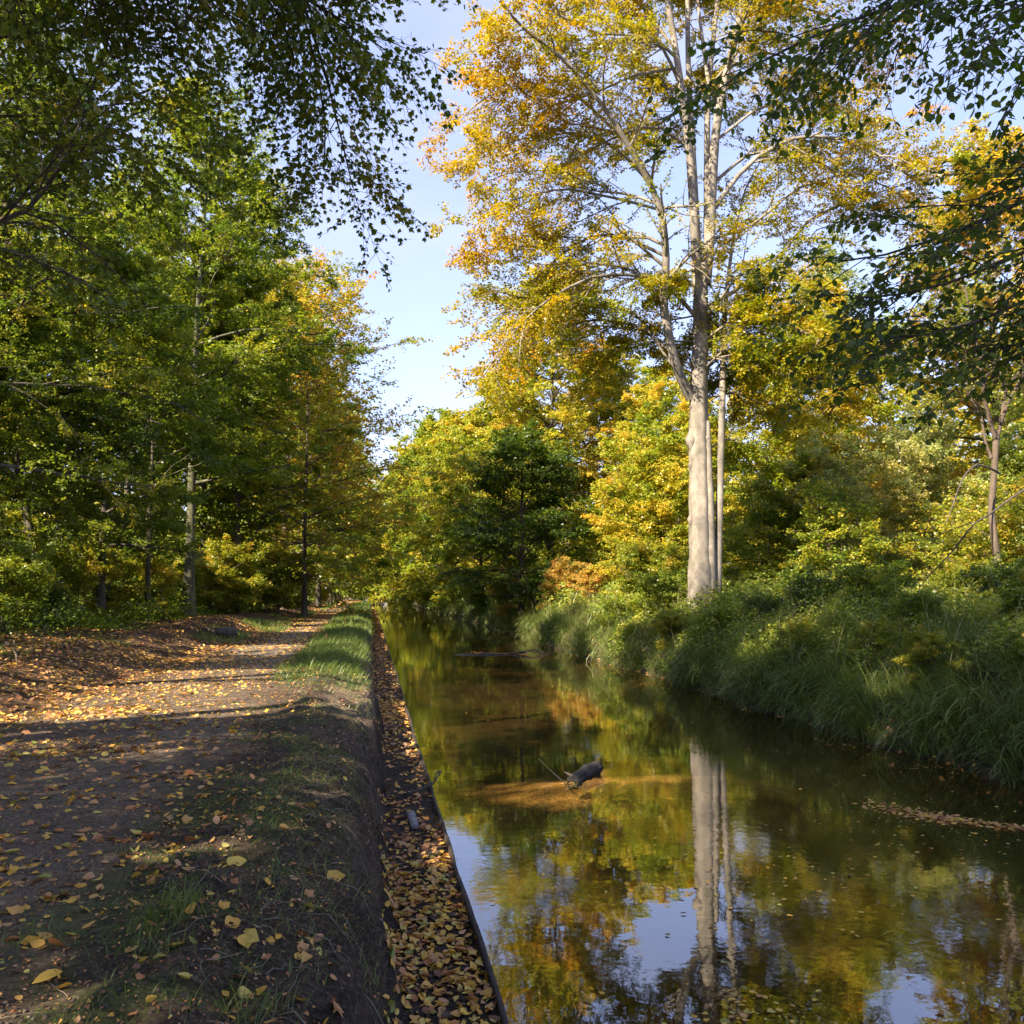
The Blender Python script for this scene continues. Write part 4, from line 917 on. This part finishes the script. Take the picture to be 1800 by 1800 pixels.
# short turf and moss on the near berm, with a few longer tufts
left_grass(34000, 2.4, 12, -1.55, -.08, .04, .0026, .50, lambda x, y: sst(.0, .30, fbm(x * 1.1, y * 1.1, 231, 4)))
left_grass(9000, 2.4, 13, -1.5, .08, .085, .0028, .55, lambda x, y: sst(.05, .4, fbm(x * 1.3 + 5, y * 1.3, 236, 4)))
left_grass(5000, 3, 17, -.75, .10, .16, .0032, .62, lambda x, y: sst(.1, .4, fbm(x * 1.1, y * .9, 238, 3)), .9)
left_grass(2600, 2.4, 12, -1.5, -.05, .09, .003, .52, lambda x, y: sst(.12, .35, fbm(x * 1.7, y * 1.7, 233, 3)))
for px_, py_, nn_, ln in [(300, 1650, 210, .13), (255, 1690, 110, .11), (60, 1665, 90, .12), (430, 1775, 130, .13), (560, 1640, 60, .08), (620, 1580, 60, .10), (480, 1640, 50, .07), (330, 1620, 90, .10), (400, 1400, 80, .08), (120, 1440, 30, .05), (540, 1700, 60, .07)]:
    g0 = G(px_, py_, .86); n_ = nn_
    x = g0[0] + rng.normal(0, .09, n_); y = g0[1] + rng.normal(0, .10, n_)
    tone = .56 + rng.normal(0, .1, n_)
    v, f, k = blades(rng, x, y, ln * rng.uniform(.5, 1.5, n_), rng.uniform(.002, .0042, n_), rng.uniform(.05, .8, n_), rng.uniform(0, 6.28, n_), rng.uniform(.2, 1.4, n_), 5)
    parts.append((v, f, k, tone))
grass_obj('grass', 'green grass on the berm and beside the path', parts)

# ------------------------------------------------------------------ fallen leaves
def litter(rng, x, y, L, tone, lift=.006, fine=False, tilt=.32, flat=None):
    B = len(x); z = height(x, y) if flat is None else np.full(B, flat)
    nr0 = tnormal(x, y) if flat is None else np.tile(UP, (B, 1))
    pos = np.stack([x, y, z + lift + rng.random(B) * .012], -1)
    a = rng.uniform(0, 6.28, B); ax = np.stack([np.cos(a), np.sin(a), a * 0], -1)
    nr = norm(nr0 + rng.normal(0, tilt, (B, 3))); ax = norm(ax - nr * (ax * nr).sum(1, keepdims=True)); sd = np.cross(nr, ax)
    pos = pos - ax * (L * .5)[:, None]
    W = L * rng.uniform(.46, .95, B)
    if fine == 'maple': v, f, k = maple_leaves(pos + nr * .006, ax, sd, nr, L, W)
    elif fine: v, f, k = fine_leaves(rng, pos, ax, sd, nr, L, W, .2, .45)
    else: v, f, k = hex_leaves(pos, ax, sd, nr, L, W, .06)
    return v, f, k, tone
def ltone(n, m=.42, s=.24): return np.clip(rng.normal(m + .06, s, n), 0, 1)
rng = np.random.default_rng(77); LP_ = []
def scatter(n, x0, x1, y0, y1, dens, Lm, m=.42, s=.24, fine=False, tilt=.32):
    x = rng.uniform(x0, x1, n); y = rng.uniform(y0, y1, n); ok = rng.random(n) < dens(x, y); x = x[ok]; y = y[ok]
    LP_.append(litter(rng, x, y, Lm * rng.uniform(.55, 1.25, len(x)), ltone(len(x), m, s), fine=fine, tilt=tilt))
one = lambda x, y: np.ones_like(x)
clus = lambda x, y: np.clip(.30 + 1.6 * fbm(x * .9, y * .9, 301, 3), .05, 1) * (1 - .65 * sst(-1.5, -.9, x) )
lside = lambda x, y: np.clip(sst(-1.4, -3.6, x) + .15, 0, 1) * np.clip(.55 + 1.4 * fbm(x * .9, y * .9, 303, 3), .05, 1)
scatter(2100, -3.4, -.05, 2.6, 8, clus, .066, .36, .22, True)
scatter(420, -3.4, -.05, 2.6, 9, clus, .085, .55, .2, 'maple')
scatter(160, .10, .74, 4.6, 12, one, .08, .6, .2, 'maple')
scatter(90, -3.0, -.1, 2.6, 6, one, .095, .36, .12, True)
scatter(700, -2.4, -.05, 2.6, 7, one, .035, .6, .25, True)
scatter(16000, -4.4, .7, 2.5, 11, one, .017, .80, .2)
scatter(9000, -4.4, -.1, 2.5, 8, one, .011, .75, .25)
scatter(12000, -6, .1, 10, 24, one, .028, .75, .2)
scatter(900, -3.4, -.4, 2.6, 9, clus, .05, .75, .15, True)
scatter(6500, -6.5, -1.0, 5, 14, lside, .075, .45, .24, True)
scatter(9000, -7.5, -1.0, 10, 24, lside, .08, .48, .22)
scatter(5000, -5, -.2, 7, 24, clus, .06, .5, .25)
scatter(9000, -9.5, -4.0, 14, 45, one, .09, .55, .2)
scatter(7000, -4.5, -1.3, 22, 75, one, .09, .5, .2)
scatter(3000, -5.4, -1.2, 60, 180, one, .16, .5, .2)
bdens = lambda x, y: np.clip(.75 + 1.2 * fbm(x * 1.5, y * 1.1, 305, 3), .12, 1)
scatter(1700, .10, .76, 4.6, 9, bdens, .066, .42, .24, True, .28)
scatter(2200, .10, .76, 8.5, 22, bdens, .066, .52, .22)
scatter(2600, .05, .74, 18, 60, one, .085, .55, .2)
scatter(2600, -.1, .74, 55, 150, one, .20, .6, .2)
scatter(900, 7.7, 8.6, 10, 40, one, .08, .6, .2)
def join(parts, name, mat_):
    V = []; F = []; A = []; n = 0
    for v, f, k, tone in parts:
        V.append(v); F.append(f + n); n += len(v); A.append(np.repeat(tone, k))
    return mesh_quads(name, np.concatenate(V), np.concatenate(F), {'tone': np.concatenate(A)}, mat_)
o = link('fallen_leaves', join(LP_, 'fallen_leaves', LITTER)); o.color = (.5, .5, .5, 1)
tag(o, 'yellow and brown leaves fallen on path, berm and ledge', 'leaves', None, 'stuff')

# leaves and scum drifting on the water
LP_ = []
c = np.array([G(1535, 1420, 0), G(1640, 1438, 0), G(1720, 1448, 0), G(1830, 1462, 0)])
n = 520; t = rng.random(n); q = np.stack([np.interp(t, [0, .4, .7, 1], c[:, i]) for i in range(3)], -1)
w = np.interp(t, [0, .3, .6, 1], [.22, .2, .14, .06])
x = q[:, 0] + rng.normal(0, .5, n) * w; y = q[:, 1] + rng.normal(0, 1, n) * w
LP_.append(litter(rng, x, y, rng.uniform(.025, .075, n), np.clip(rng.normal(.55, .2, n), 0, 1), .002, tilt=.12, flat=0.004))
n = 170; t = rng.random(n); a, b = G(825, 1147, 0), G(925, 1151, 0); q = a + (b - a) * t[:, None]
LP_.append(litter(rng, q[:, 0] + rng.normal(0, .1, n), q[:, 1] + rng.normal(0, .25, n), rng.uniform(.05, .1, n), ltone(n, .6, .15), .003, flat=.004))
n = 260; t = rng.random(n); q = np.stack([np.interp(t, [0, .4, .7, 1], c[:, i]) for i in range(3)], -1)
LP_.append(litter(rng, q[:, 0] + rng.normal(0, .25, n), q[:, 1] + rng.normal(0, .22, n), rng.uniform(.008, .022, n), rng.uniform(.05, .3, n), .001, tilt=.03, flat=.003))
for (px, py, n, sx, sy) in [(1500, 1560, 70, 1.2, .8), (1250, 1560, 60, 1., .9), (1000, 1250, 40, 1.4, 2), (1030, 1380, 60, .16, .12), (1320, 1762, 26, .18, .12), (1290, 1790, 30, .2, .1), (1700, 1470, 60, .9, .5), (1600, 1420, 50, 1.0, .6), (1100, 1500, 24, 1.2, 1.4), (1300, 1300, 24, 1.5, 1.5), (1540, 1310, 40, .5, .2), (1680, 1350, 60, .5, .2), (920, 1115, 30, .4, .5), (735, 1095, 40, .5, .1), (695, 1122, 16, .2, .06)]:
    g0 = G(px, py, 0)
    LP_.append(litter(rng, g0[0] + rng.normal(0, sx, n), g0[1] + rng.normal(0, sy, n), rng.uniform(.02, .06, n), ltone(n, .35, .25), .002, tilt=.06, flat=.003))
o = link('drifting_leaves', join(LP_, 'drifting_leaves', LITTER)); o.color = (.5, .5, .5, 1)
tag(o, 'leaves and scum drifting in lines on the canal', 'leaves', None, 'stuff')
print('litter', time.time() - T0)

# ------------------------------------------------------------------ small things
def bx(bag, c, sx, sy, sz, rz=0, tilt=0, jitter=0, rng=np.random.default_rng(3), nseg=6):
    # a plank-like box cut into segments along its length with uneven edges
    t = np.linspace(-.5, .5, nseg + 1); V = []
    for s in t:
        for (a, b) in ((-.5, -.5), (.5, -.5), (.5, .5), (-.5, .5)):
            V.append([a * sx + rng.normal(0, jitter), s * sy + (rng.normal(0, jitter * 2) if abs(s) == .5 else 0), b * sz + rng.normal(0, jitter * .5)])
    V = np.array(V); F = []
    for i in range(nseg):
        for j in range(4):
            F.append([i * 4 + j, i * 4 + (j + 1) % 4, i * 4 + 4 + (j + 1) % 4, i * 4 + 4 + j])
    F.append([0, 3, 2, 1]); e = nseg * 4; F.append([e, e + 1, e + 2, e + 3])
    ct, stt = math.cos(tilt), math.sin(tilt); V = V @ np.array([[1, 0, 0], [0, ct, stt], [0, -stt, ct]])
    cr, sr = math.cos(rz), math.sin(rz); V = V @ np.array([[cr, sr, 0], [-sr, cr, 0], [0, 0, 1]])
    bag.add(V + np.asarray(c), F)

# canal edging board with stakes
e = thing('canal_edging', (.75, 6, 0), 'long dark wet board edging the left side of the canal', 'edging')
ey = lines([(1.5, 30, .25), (30, 120, 1.5), (120, 250, 5)])
ex = .748 + .030 * fbm(ey * .45, ey * 0, 401, 3) + bend(ey); et = .108 + .05 * fbm(ey * 1.3, ey * 0 + 3, 403, 4) + .018 * (_h(np.floor(ey / 2.4).astype(np.int64), ey.astype(np.int64) * 0, 9) - .5)
V = []
for i in range(len(ey)):
    V += [[ex[i] - .016, ey[i], -.5], [ex[i] + .016, ey[i], -.5], [ex[i] + .016, ey[i], et[i]], [ex[i] - .016, ey[i], et[i]]]
i = np.arange(len(ey) - 1)[:, None] * 4
Fq = np.concatenate([np.stack([i[:, 0] + j, i[:, 0] + (j + 1) % 4, i[:, 0] + 4 + (j + 1) % 4, i[:, 0] + 4 + j], -1) for j in range(4)])
bg = Bag(); bg.add(V, Fq)
link('board', bg.mesh('board', EDGEWOOD, False, (.75, 6, 0)), e)
for sy_ in np.arange(5.2, 40, 2.9):
    bg = Bag(); xx = .715 + .004 * math.sin(sy_ * 9)
    bg.add(*tubes(np.array([[[xx, sy_, -.3], [xx, sy_, .02], [xx + .003, sy_ + .004, .10], [xx + .003, sy_ + .004, .118]]]), np.array([[.024, .024, .022, .004]]), 8))
    link('stake', bg.mesh('stake', EDGEWOOD, True, (.75, 6, 0)), e)

# grey plank lying on the leafy ledge
pg = G(725, 1440, .10); bg = Bag(); bx(bg, (0, 0, 0), .085, .62, .035, .03, .02, .003)
o = link('plank', bg.mesh('plank', GREYWOOD, False)); o.location = (pg[0], pg[1], gz(pg[0], pg[1]) + .035); tag(o, 'short weathered grey plank lying on the leafy ledge', 'plank')

# stub of a log in the canal
g0 = G(1030, 1368, 0); e = thing('log', (g0[0], g0[1], 0), 'short dark log lying in the shallow middle of the canal', 'log')
bg = Bag(); p = resample(np.array([[-.25, -.19, -.03], [-.10, -.05, .035], [.06, .12, .075], [.24, .34, .085]]), 16); ax_ = norm(p[-1] - p[0])
p = np.vstack([p[0] + ax_ * .004, p, p[-1] - ax_ * .012]); rr = np.r_[.012, .092 + .008 * np.sin(np.arange(16) * .9) + .012 * np.linspace(0, 1, 16), .012]; lr_ = np.random.default_rng(2); SD = 26
V, Fq = tubes(p[None], rr[None], SD); V = V.reshape(18, SD, 3); rid = 1 + .06 * lr_.normal(0, 1, SD)[None, :] + .05 * lr_.normal(0, 1, (18, SD)); V = p[:, None] + (V - p[:, None]) * rid[..., None]; bg.add(V.reshape(-1, 3), Fq)
e.scale = (.9, .9, .9); link('bark', bg.mesh('bark', WETWOOD, False), e)
bg = Bag(); bg.add(*tubes(np.array([[[-.2, -.15, .05], [-.30, -.16, .10], [-.36, -.15, .13]]]), np.array([[.03, .018, .004]]), 6)); link('stub', bg.mesh('stub', PALEBARK, True), e)

def branch_thing(name, label, cat, polys, matr, sides=7):
    base = np.array(polys[0][0][0]); e = thing(name, base, label, cat); bg = Bag()
    for p, w0, w1 in polys:
        q = resample(np.array(p), 14); bg.add(*tubes(q[None], (np.linspace(w0, w1, 14) * (1 + .12 * np.sin(np.arange(14) * 2.1)))[None], sides))
    bpy.data.objects.remove(e)
    o = link(name, bg.mesh(name, matr, True, base)); o.location = base; return tag(o, label, cat)
# branch caught across the canal with a loop of twigs
Yb = G(940, 1150, 0)[1]
z_ = lambda px, py: P(px, py, Yb)
branch_thing('sunken_branch', 'dark forked branch looping out of the water near the far bank', 'branch', [
    ([z_(800, 1152), z_(860, 1150), z_(905, 1150), z_(925, 1143), z_(945, 1141.5), z_(960, 1150), z_(975, 1155), z_(1000, 1151)], .045, .02),
    ([z_(905, 1150), z_(925, 1147), z_(938, 1142), z_(955, 1148), z_(965, 1155)], .03, .015), ([z_(925, 1143), z_(940, 1146), z_(955, 1150)], .02, .008), ([z_(840, 1150), z_(855, 1147), z_(866, 1148)], .02, .008)], DEADWOOD)
g1, g2 = G(940, 1350, 0), G(1005, 1384, 0)
branch_thing('sunken_twig', 'thin bare twig rising from the water beside the log', 'twig', [([g2 + [0, 0, -.03], (g1 + g2) / 2 + [0, 0, .07], g1 + [.0, -.3, .18]], .008, .003)], WETWOOD)
ge = np.array([.74, G(770, 1385, .1)[1], .1])
branch_thing('crooked_twig', 'small crooked twig poking over the canal edging board', 'twig', [([ge + [-.28, -.25, -.01], ge + [-.1, -.1, .02], ge + [.03, .02, .05], ge + [.13, .12, .17]], .016, .010), ([ge + [.13, .12, .17], ge + [.09, .13, .17], ge + [.05, .08, .09]], .009, .006)], DEADWOOD)
# bare branch leaning across the thicket
Yl = 17.0
br = Pl([(1830, 845), (1790, 866), (1740, 905), (1710, 920), (1690, 950), (1660, 985), (1620, 1025), (1600, 1070)], (16.5, 19.0))
b2 = Pl([(1712, 918), (1680, 928), (1650, 942), (1620, 960), (1590, 970)], (17.3, 18.5)); b3 = Pl([(1663, 980), (1672, 985), (1690, 990)], (17.7, 17.5)); b4 = Pl([(1760, 890), (1735, 915), (1700, 900)], (17, 17.4))
branch_thing('bare_branch', 'long bare branch slanting down across the right bank thicket', 'branch', [(br, .024, .008), (b2, .010, .004), (b3, .007, .003)], DEADWOOD)
br = Pl([(1757, 832), (1740, 822), (1715, 815), (1695, 835), (1682, 865), (1675, 890), (1662, 920)], (23.8, 22.0))
branch_thing('hooked_branch', 'thin hooked bare branch arching left of the slender forked tree', 'branch', [(br, .032, .010)], DEADWOOD)
# grey timber beam at the wood edge
g0 = np.array([-4.9, 33.5]); bg = Bag(); bx(bg, (0, 0, 0), 1.15, .28, .26, -.25, 0, .012)
o = link('timber_beam', bg.mesh('timber_beam', DEADWOOD, False)); o.location = (g0[0], g0[1], gz(*g0) + .12); tag(o, 'dark squared timber lying at the wood edge beyond the trunk', 'timber')
# stick standing in the grass at the left
g0 = np.array([-5.8, 17.6]); z0 = gz(*g0)
branch_thing('broken_stick', 'pale broken stick standing in the grass at the left', 'stick', [([np.array([g0[0], g0[1], z0 - .05]), np.array([g0[0] - .03, g0[1], z0 + .16]), np.array([g0[0] - .09, g0[1], z0 + .27]), np.array([g0[0] - .07, g0[1], z0 + .40])], .020, .010)], PALEBARK)
# reddish dock stalks at the path edge
RED = plain('dry_stalk', (.11, .035, .022), .9)
for (px, py, h, lab) in [(573, 1133, .34, 'nearer reddish dry stalk at the right edge of the path'), (607, 1103, .34, 'farther reddish dry stalk in the berm grass')]:
    g0 = G(px, py, .92); z0 = gz(g0[0], g0[1]); bg = Bag()
    p = np.array([[0, 0, -.03], [.01, 0, h * .4], [.0, .01, h * .7], [.015, .01, h]]); bg.add(*tubes(resample(p, 10)[None], np.array([[.006, .006, .005, .005, .010, .014, .015, .012, .008, .003]]), 7))
    o = link('dry_stalk', bg.mesh('dry_stalk', RED, True)); o.location = (g0[0], g0[1], z0); tag(o, lab, 'plant stalk', 'reddish stalks beside the path')
# thin sticks on the near soil
rng = np.random.default_rng(55); bg = Bag()
for i in range(240):
    y0 = rng.uniform(3.4, 17); x0 = rng.uniform(-.55, .0); n_ = 7; dy = rng.normal(0, .16) ; dx = rng.uniform(.05, .38)
    t = np.linspace(0, 1, n_); x = x0 + dx * t + rng.normal(0, .01, n_); y = y0 + dy * t + rng.normal(0, .012, n_)
    z = height(x, y) + .006 + rng.uniform(0, .035) * np.sin(np.pi * t)
    bg.add(*tubes(np.stack([x, y, z], -1)[None], (rng.uniform(.0012, .0058) * np.linspace(1, .35, n_))[None], 5))
for i in range(260):
    y0 = rng.uniform(2.8, 16); x0 = rng.uniform(-4, .6); L_ = rng.uniform(.04, .22); a = rng.uniform(0, 6.28); n_ = 4; t = np.linspace(-.5, .5, n_)
    x = x0 + L_ * t * math.cos(a) + rng.normal(0, .004, n_); y = y0 + L_ * t * math.sin(a) + rng.normal(0, .004, n_)
    if x0 > .1 and x.max() > .72: continue
    bg.add(*tubes(np.stack([x, y, height(x, y) + .014], -1)[None], np.full((1, n_), rng.uniform(.001, .0032)), 5))
tag(link('roots', bg.mesh('roots', PALEBARK, True)), 'thin roots and twigs on the bare soil of the bank', 'roots', None, 'stuff')

# crumbs and clods of earth, and small stones
def clods(n, x0, x1, y0, y1, smin, smax, name, label, m_):
    x = rng.uniform(x0, x1, n); y = y0 + (y1 - y0) * rng.random(n)
    ok = (x < .62) ; x = x[ok]; y = y[ok]; n = len(x); sz = smin + (smax - smin) * rng.random(n) ** 3
    cube = np.array([[-1, -1, -1], [1, -1, -1], [1, 1, -1], [-1, 1, -1], [-1, -1, 1], [1, -1, 1], [1, 1, 1], [-1, 1, 1]], float) * .6
    Fc = np.array([[0, 3, 2, 1], [4, 5, 6, 7], [0, 1, 5, 4], [1, 2, 6, 5], [2, 3, 7, 6], [3, 0, 4, 7]])
    V = cube[None] * rng.uniform(.5, 1.15, (n, 8, 3)) * sz[:, None, None] * np.array([1, 1, .7]); a = rng.uniform(0, 6.28, n); ca = np.cos(a)[:, None]; sa = np.sin(a)[:, None]
    V = np.stack([V[..., 0] * ca - V[..., 1] * sa, V[..., 0] * sa + V[..., 1] * ca, V[..., 2]], -1) + np.stack([x, y, height(x, y) + sz * .12], -1)[:, None]
    F = (Fc[None] + (np.arange(n) * 8)[:, None, None]).reshape(-1, 4)
    tag(link(name, mesh_quads(name, V.reshape(-1, 3), F, None, m_, False)), label, 'soil', None, 'stuff')
clods(11000, -1.5, .62, 2.6, 13, .003, .020, 'clods', 'crumbs and clods of dark earth on the near bank', plain('earth', (.060, .045, .033), .95))
clods(6000, -4.3, -1.0, 2.6, 14, .003, .012, 'gravel', 'small stones trodden into the path', plain('gravel', (.15, .125, .10), .9))

# pale stones and a made-up board standing in for an unclear blue shape at the far end of the canal
STONE = plain('pale_stone', (.16, .16, .16), .8); BLUE = plain('blue_paint', (.05, .16, .42), .5)
for i in range(6):
    xx = .35 + i * .55 + bend(185.) ; yy = 186 + (i % 3) * 1.5; bg = Bag(); r_ = .17 + .06 * (i % 3)
    zz_ = np.linspace(-1, 1, 7); V, Fq = tubes(np.stack([0 * zz_, 0 * zz_, zz_ * r_ * .7], -1)[None], (np.sqrt(np.maximum(1 - zz_ ** 2, .004)) * r_)[None], 9)
    V *= 1 + .12 * np.random.default_rng(i).normal(0, 1, V.shape); bg.add(V, Fq)
    o = link('stone', bg.mesh('stone', STONE, True)); o.location = (xx, yy, .15); tag(o, 'pale stone among the rocks at the far end of the canal', 'stone', 'pale stones at the far canal end')
e = thing('blue_shape', (-.8 + float(bend(180.)), 182, gz(-.8 + float(bend(180.)), 182)), 'small unclear blue shape built as a board on a post at the far end of the path', 'board')
bg = Bag(); bx(bg, (0, 0, 1.15), .55, .04, .5, 0, 0, 0); link('panel', bg.mesh('panel', BLUE, False), e)
bg = Bag(); bx(bg, (0, .05, .5), .06, .06, 1.1, 0, 0, 0); link('post', bg.mesh('post', DEADWOOD, False), e)

# ------------------------------------------------------------------ light
sun = bpy.data.lights.new('sun', 'SUN'); sun.energy = 4.7; sun.angle = math.radians(.55); sun.color = (1.0, .85, .63)
so = link('sun', sun)
from mathutils import Vector
so.rotation_euler = Vector((-SUN[0], -SUN[1], -SUN[2])).to_track_quat('-Z', 'Y').to_euler()
w = bpy.data.worlds.new('World'); bpy.context.scene.world = w; w.use_nodes = True
nt = w.node_tree; nt.nodes.clear(); l = nt.links
sky = N(nt, 'ShaderNodeTexSky'); sky.sky_type = 'NISHITA'; sky.sun_disc = False; sky.sun_elevation = SUN_EL; sky.sun_rotation = math.atan2(SUN[0], SUN[1]); sky.altitude = 50; sky.air_density = 1.0; sky.dust_density = .3; sky.ozone_density = 1.3
tc = N(nt, 'ShaderNodeTexCoord'); mp = N(nt, 'ShaderNodeMapping'); mp.inputs['Scale'].default_value = (1.2, 1.2, 3.2); mp.inputs['Rotation'].default_value = (.3, .2, .4); l.new(tc.outputs['Generated'], mp.inputs[0])
n1 = N(nt, 'ShaderNodeTexNoise', Scale=2.2, Detail=6.0, Roughness=.55, Distortion=.5); l.new(mp.outputs[0], n1.inputs[0])
rp = ramp(nt, [(.40, (.30, .30, .30)), (.80, (.75, .75, .75))]); l.new(n1.outputs[0], rp.inputs[0])
mx = N(nt, 'ShaderNodeMix', data_type='RGBA'); l.new(rp.outputs[0], mx.inputs[0]); tint = N(nt, 'ShaderNodeMix', data_type='RGBA', blend_type='MULTIPLY'); tint.inputs[0].default_value = 1; l.new(sky.outputs[0], tint.inputs[6]); tint.inputs[7].default_value = (.78, .73, .90, 1); l.new(tint.outputs[2], mx.inputs[6]); mx.inputs[7].default_value = (2.3, 2.42, 3.3, 1)
bgn = N(nt, 'ShaderNodeBackground', Strength=.105); l.new(mx.outputs[2], bgn.inputs[0])
ow = N(nt, 'ShaderNodeOutputWorld'); l.new(bgn.outputs[0], ow.inputs[0])

# ------------------------------------------------------------------ camera and render
cam = bpy.data.cameras.new('camera'); co = link('camera', cam); co.location = CAM
cam.sensor_width = 36; cam.sensor_height = 36; cam.sensor_fit = 'HORIZONTAL'; cam.lens = 36 * FPX / 1800; cam.clip_end = 3000; cam.clip_start = .1
co.rotation_euler = (math.pi / 2 + PITCH, 0, -YAW)
sc = bpy.context.scene; sc.camera = co
sc.view_settings.view_transform = 'Standard'; sc.view_settings.look = 'None'; sc.view_settings.exposure = 2.0; sc.view_settings.gamma = 1
sc.render.engine = 'CYCLES'; cy = sc.cycles
cy.max_bounces = 8; cy.diffuse_bounces = 4; cy.glossy_bounces = 3; cy.transmission_bounces = 4; cy.transparent_max_bounces = 8
cy.sample_clamp_indirect = 6; cy.use_denoising = True; cy.caustics_reflective = False; cy.caustics_refractive = False
try: cy.denoiser = 'OPENIMAGEDENOISE'; cy.denoising_input_passes = 'RGB_ALBEDO_NORMAL'
except Exception: pass
cy.use_adaptive_sampling = True; cy.adaptive_threshold = 0.02
print('script', time.time() - T0, 'faces', sum(len(m.polygons) for m in bpy.data.meshes))
